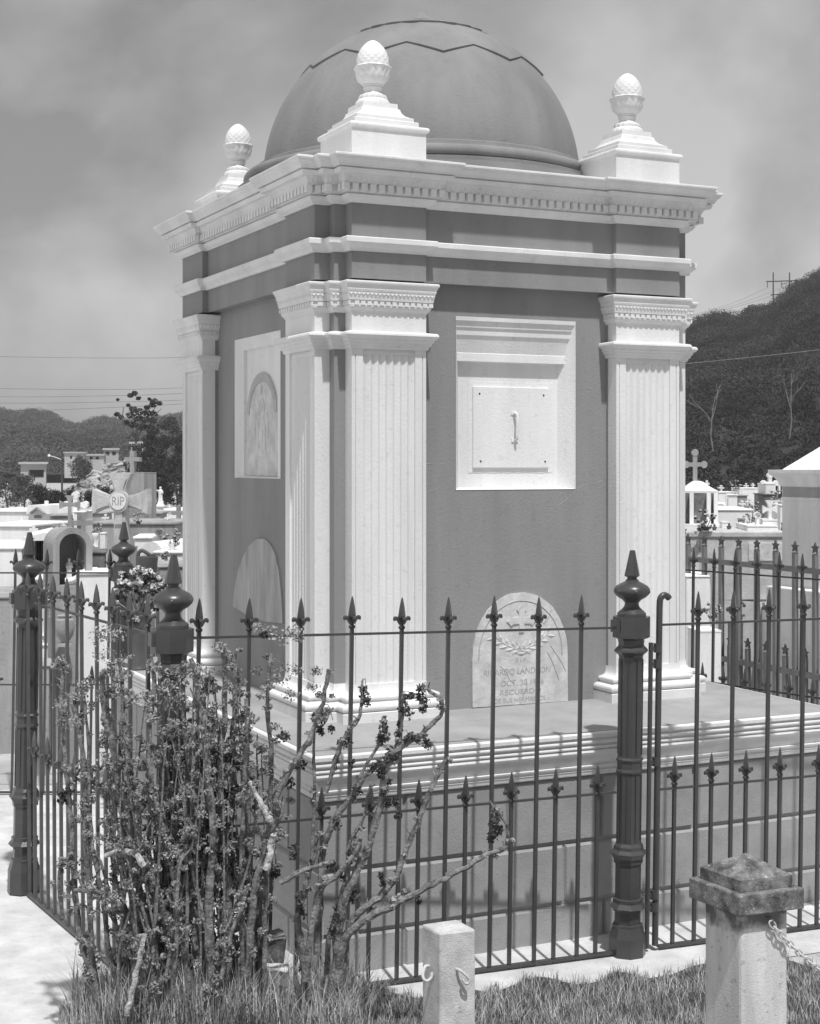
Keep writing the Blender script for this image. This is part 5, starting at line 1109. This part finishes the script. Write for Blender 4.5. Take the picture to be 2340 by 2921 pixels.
for i, (u, vb, vt, t, lb) in enumerate(((70, 1450, 1335, 50, 'leafy tree at the far left in front of the flat-roofed house'), (115, 1455, 1375, 48, 'rounded bush right of the far left tree'), (20, 1450, 1330, 52, 'leafy tree at the very edge of the view on the left'), (160, 1452, 1395, 50, 'low bush left of the utility pole foot'), (205, 1455, 1392, 55, 'dark bush right of the utility pole foot'), (290, 1455, 1385, 52, 'dark bush left of the RIP cross'), (232, 1375, 1298, 95, 'rounded tree before the white hillside house'), (262, 1440, 1400, 52, 'small dark bush between the pole and the RIP cross'))):
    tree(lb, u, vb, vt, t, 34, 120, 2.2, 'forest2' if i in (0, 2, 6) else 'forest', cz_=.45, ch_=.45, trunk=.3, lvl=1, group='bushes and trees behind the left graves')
for i, (u, vb, vt, t, lb) in enumerate(((2268, 880, 800, 150, 'tree crown on the ridge right of the pylon'), (2150, 930, 872, 148, 'rounded ridge tree left of the pylon'), (2050, 960, 886, 146, 'ridge tree above the right pilaster capital'), (1990, 985, 905, 144, 'thin feathery ridge tree beside the right capital'))):
    tree(lb, u, vb, vt, t, 22 if i < 3 else 9, 60, 2.6, 'forest', group='trees along the right ridge')
for u, vb, vt, t, lb in ((2035, 1250, 1140, 58, 'pale bare leaning trunk on the dark hill, left of the forked one'), (2253, 1215, 1095, 60, 'pale forked bare tree on the dark hill at the right')):
    tree(lb, u, vb, vt, t, 0, 0, 0, tm='trunk', lvl=2 if 'forked' in lb else 1, trunk=.55, group='bare trees on the right hill', name='bare_tree')
# rocky cleared slope
SKK = [(150, 1415), (205, 1392), (260, 1350), (300, 1332), (372, 1302), (430, 1296), (480, 1320)]
bm = B(); g_ = []
for i in range(45):
    u = 150 + 330 * i / 44; col = []
    for j in range(20):
        s = j / 19; tt_ = 70 + 24 * s; v = 1450 + (interp(u, SKK) - 1450) * s; p = at(u, YH, tt_); col.append(bm.verts.new((p.x + random.uniform(-.2, .2), p.y, zv(v, tt_) + random.uniform(-.15, .15))))
    g_.append(col)
for i in range(44):
    for j in range(19): bm.faces.new((g_[i][j], g_[i + 1][j], g_[i + 1][j + 1], g_[i][j + 1]))
o = mobj('rocky_slope', bm, 'rock'); o['kind'] = 'structure'
c, r_ = [], []
for k_ in range(75):
    u = random.uniform(160, 460); s = random.random(); v = 1450 + (interp(u, SKK) - 1450) * s; tt_ = 70 + 24 * s; c.append(at(u, v - 1, tt_)[:]); r_.append(random.uniform(3, 11) * SCL(tt_))
o = clumps('scrub', c, r_, 60, 2.6 * SCL(82), 'forest', bias=.4); tag(o, 'dark scrub scattered over the pale rocky slope', 'scrub', kind='stuff')
def house(label, u0, u1, vt, vb, t, wins=(), roof=None, dep=None):
    uc = (u0 + u1) / 2; k = SCL(t); r = root_thing('house', label, 'house', uc, t, random.uniform(-12, 12), 'houses on the hillside'); w_ = (u1 - u0) / 2 * k; dep = w_ * 1.3; roof = (roof or .3) * .3
    bm = B(); box(bm, -w_, w_, 0, dep, zv(vb, t) - 1.2, zv(vt, t)); mobj('wall', bm, 'house', r)
    bm = B(); box(bm, -w_ - .08, w_ + .08, -.15, dep + .1, zv(vt, t) + .002, zv(vt, t) + roof); mobj('roof', bm, 'house', r)
    for a0, a1, b0, b1 in wins: bm = B(); box(bm, (a0 - uc) * k, (a1 - uc) * k, -.02, .1, zv(b1, t), zv(b0, t)); mobj('window', bm, 'dark', r)
house('pale flat-roofed house with one wide dark window at the far left', 60, 130, 1324, 1388, 60, ((84, 124, 1341, 1360),))
house('white box house high on the slope right of the utility pole', 184, 240, 1292, 1322, 125, ((200, 206, 1300, 1308), (222, 228, 1300, 1308)))
house('low house with overhanging roof right of the white box house', 248, 296, 1300, 1312, 128, ((256, 264, 1303, 1310), (274, 282, 1303, 1310)), .5)
house('shallow-roofed house in the middle of the hillside row', 296, 338, 1284, 1300, 132, ((302, 312, 1288, 1298), (320, 330, 1288, 1298)), .6)
house('hillside house with porch posts behind the tall thin tree', 372, 417, 1266, 1298, 128, ((378, 388, 1276, 1292), (394, 400, 1276, 1292)), .6)
# utility pole with street lamp
t = 58.; k = SCL(t); r = root_thing('utility_pole', 'dark utility pole with a curved street-lamp arm, left of the white hillside house', 'utility pole', 177, t, 0)
bm = B(); tube(bm, [(0, 0, .5), (0, 0, zv(1288, t))], [.045, .035], 8); mobj('pole', bm, 'iron', r)
bm = B(); tube(bm, smoothline([(0, 0, zv(1312, t)), (-14 * k, 0, zv(1306, t)), (-34 * k, 0, zv(1300, t))], 4), .014, 6); mobj('lamp_arm', bm, 'tomb', r)
bm = B(); lathe(bm, [(.02, 0), (.055, .02), (.05, .06), (.02, .1)], (-37 * k, 0, zv(1303, t)), 10); mobj('lamp_head', bm, 'tomb', r)
# H-frame pylon on the right ridge
t = 150.; k = SCL(t); r = root_thing('pylon', 'wooden H-frame power pylon on the ridge at the right', 'pylon', 2230, t, 0)
for x_ in (-23.5, 23): bm = B(); tube(bm, [(x_ * k, 0, zv(895, t)), (x_ * k, 0, zv(777, t))], [.075, .06], 8); mobj('pole', bm, 'iron', r)
for zz, x0_, x1_, dz in ((803, -44, 45, -3), (841, -31, 31, -3)): bm = B(); tube(bm, [(x0_ * k, 0, zv(zz, t)), (x1_ * k, 0, zv(zz + dz, t))], .055, 6); mobj('crossbeam', bm, 'iron', r)
for x_ in (-40, 0, 38): bm = B(); tube(bm, [(x_ * k, 0, zv(804, t)), (x_ * k, 0, zv(820, t))], .035, 6); mobj('insulator', bm, 'iron', r)
def wire(label, pts, t0, t1, rad, grp, m='iron'):
    n = len(pts); bm = B(); tube(bm, smoothline([at(u, v, t0 + (t1 - t0) * i / (n - 1)) for i, (u, v) in enumerate(pts)], 5), rad, 4); o = mobj('power_line', bm, m); tag(o, label, 'power line', grp)
for v0, v1, vm, lb in ((1018, 1019, 1021, 'highest faint power line across the left sky'), (1109, 1106, 1111, 'second power line from the top in the left sky'), (1132, 1122, 1129, 'middle power line in the left sky'), (1150, 1141, 1147, 'power line passing just above the left hills'), (1171, 1152, 1163, 'lowest power line touching the left hills')):
    wire(lb, [(-300, v0 - 6), (50, v0), (300, vm), (520, v1), (800, v1 - 20)], 62, 60, .006, 'power lines in the left sky')
wire('thin power line sloping across the dark hill at the right', [(1930, 1040), (2100, 1023), (2290, 1003), (2600, 965)], 55, 50, .006, 'power lines at the right', 'tombgrey')
for du, lb in ((-40, 'faint line running down left from the left pylon insulator'), (0, 'faint line running down left from the middle pylon insulator'), (38, 'faint line running down left from the right pylon insulator')):
    wire(lb, [(2230 + du, 821), (2110 + du * .6, 866), (1960 + du * .3, 905), (1800, 930)], 150, 120, .012, 'power lines at the right')

# thin air between the viewpoint and the hills
if HAZE:
    bm = B(); box(bm, -0.5, 0.5, -0.5, 0.5, -0.5, 0.5); me = bpy.data.meshes.new('haze'); bmesh.ops.recalc_face_normals(bm, faces=bm.faces); bm.to_mesh(me); bm.free()
    o = link(bpy.data.objects.new('haze', me)); c_ = CAM + FW * 130; o.location = (c_.x, c_.y, 16); o.rotation_euler = (0, 0, -YAW); o.scale = (1300, 900, 44)
    hm = bpy.data.materials.new('haze'); hm.use_nodes = True; t_ = hm.node_tree; t_.nodes.clear(); pv = N(t_, 'ShaderNodeVolumePrincipled'); oo = N(t_, 'ShaderNodeOutputMaterial')
    pv.inputs['Density'].default_value = HAZE; pv.inputs['Color'].default_value = (.9, .9, .9, 1); t_.links.new(pv.outputs[0], oo.inputs['Volume']); me.materials.append(hm)
    tag(o, 'thin bright haze in the air before the far hills', 'haze', kind='stuff')
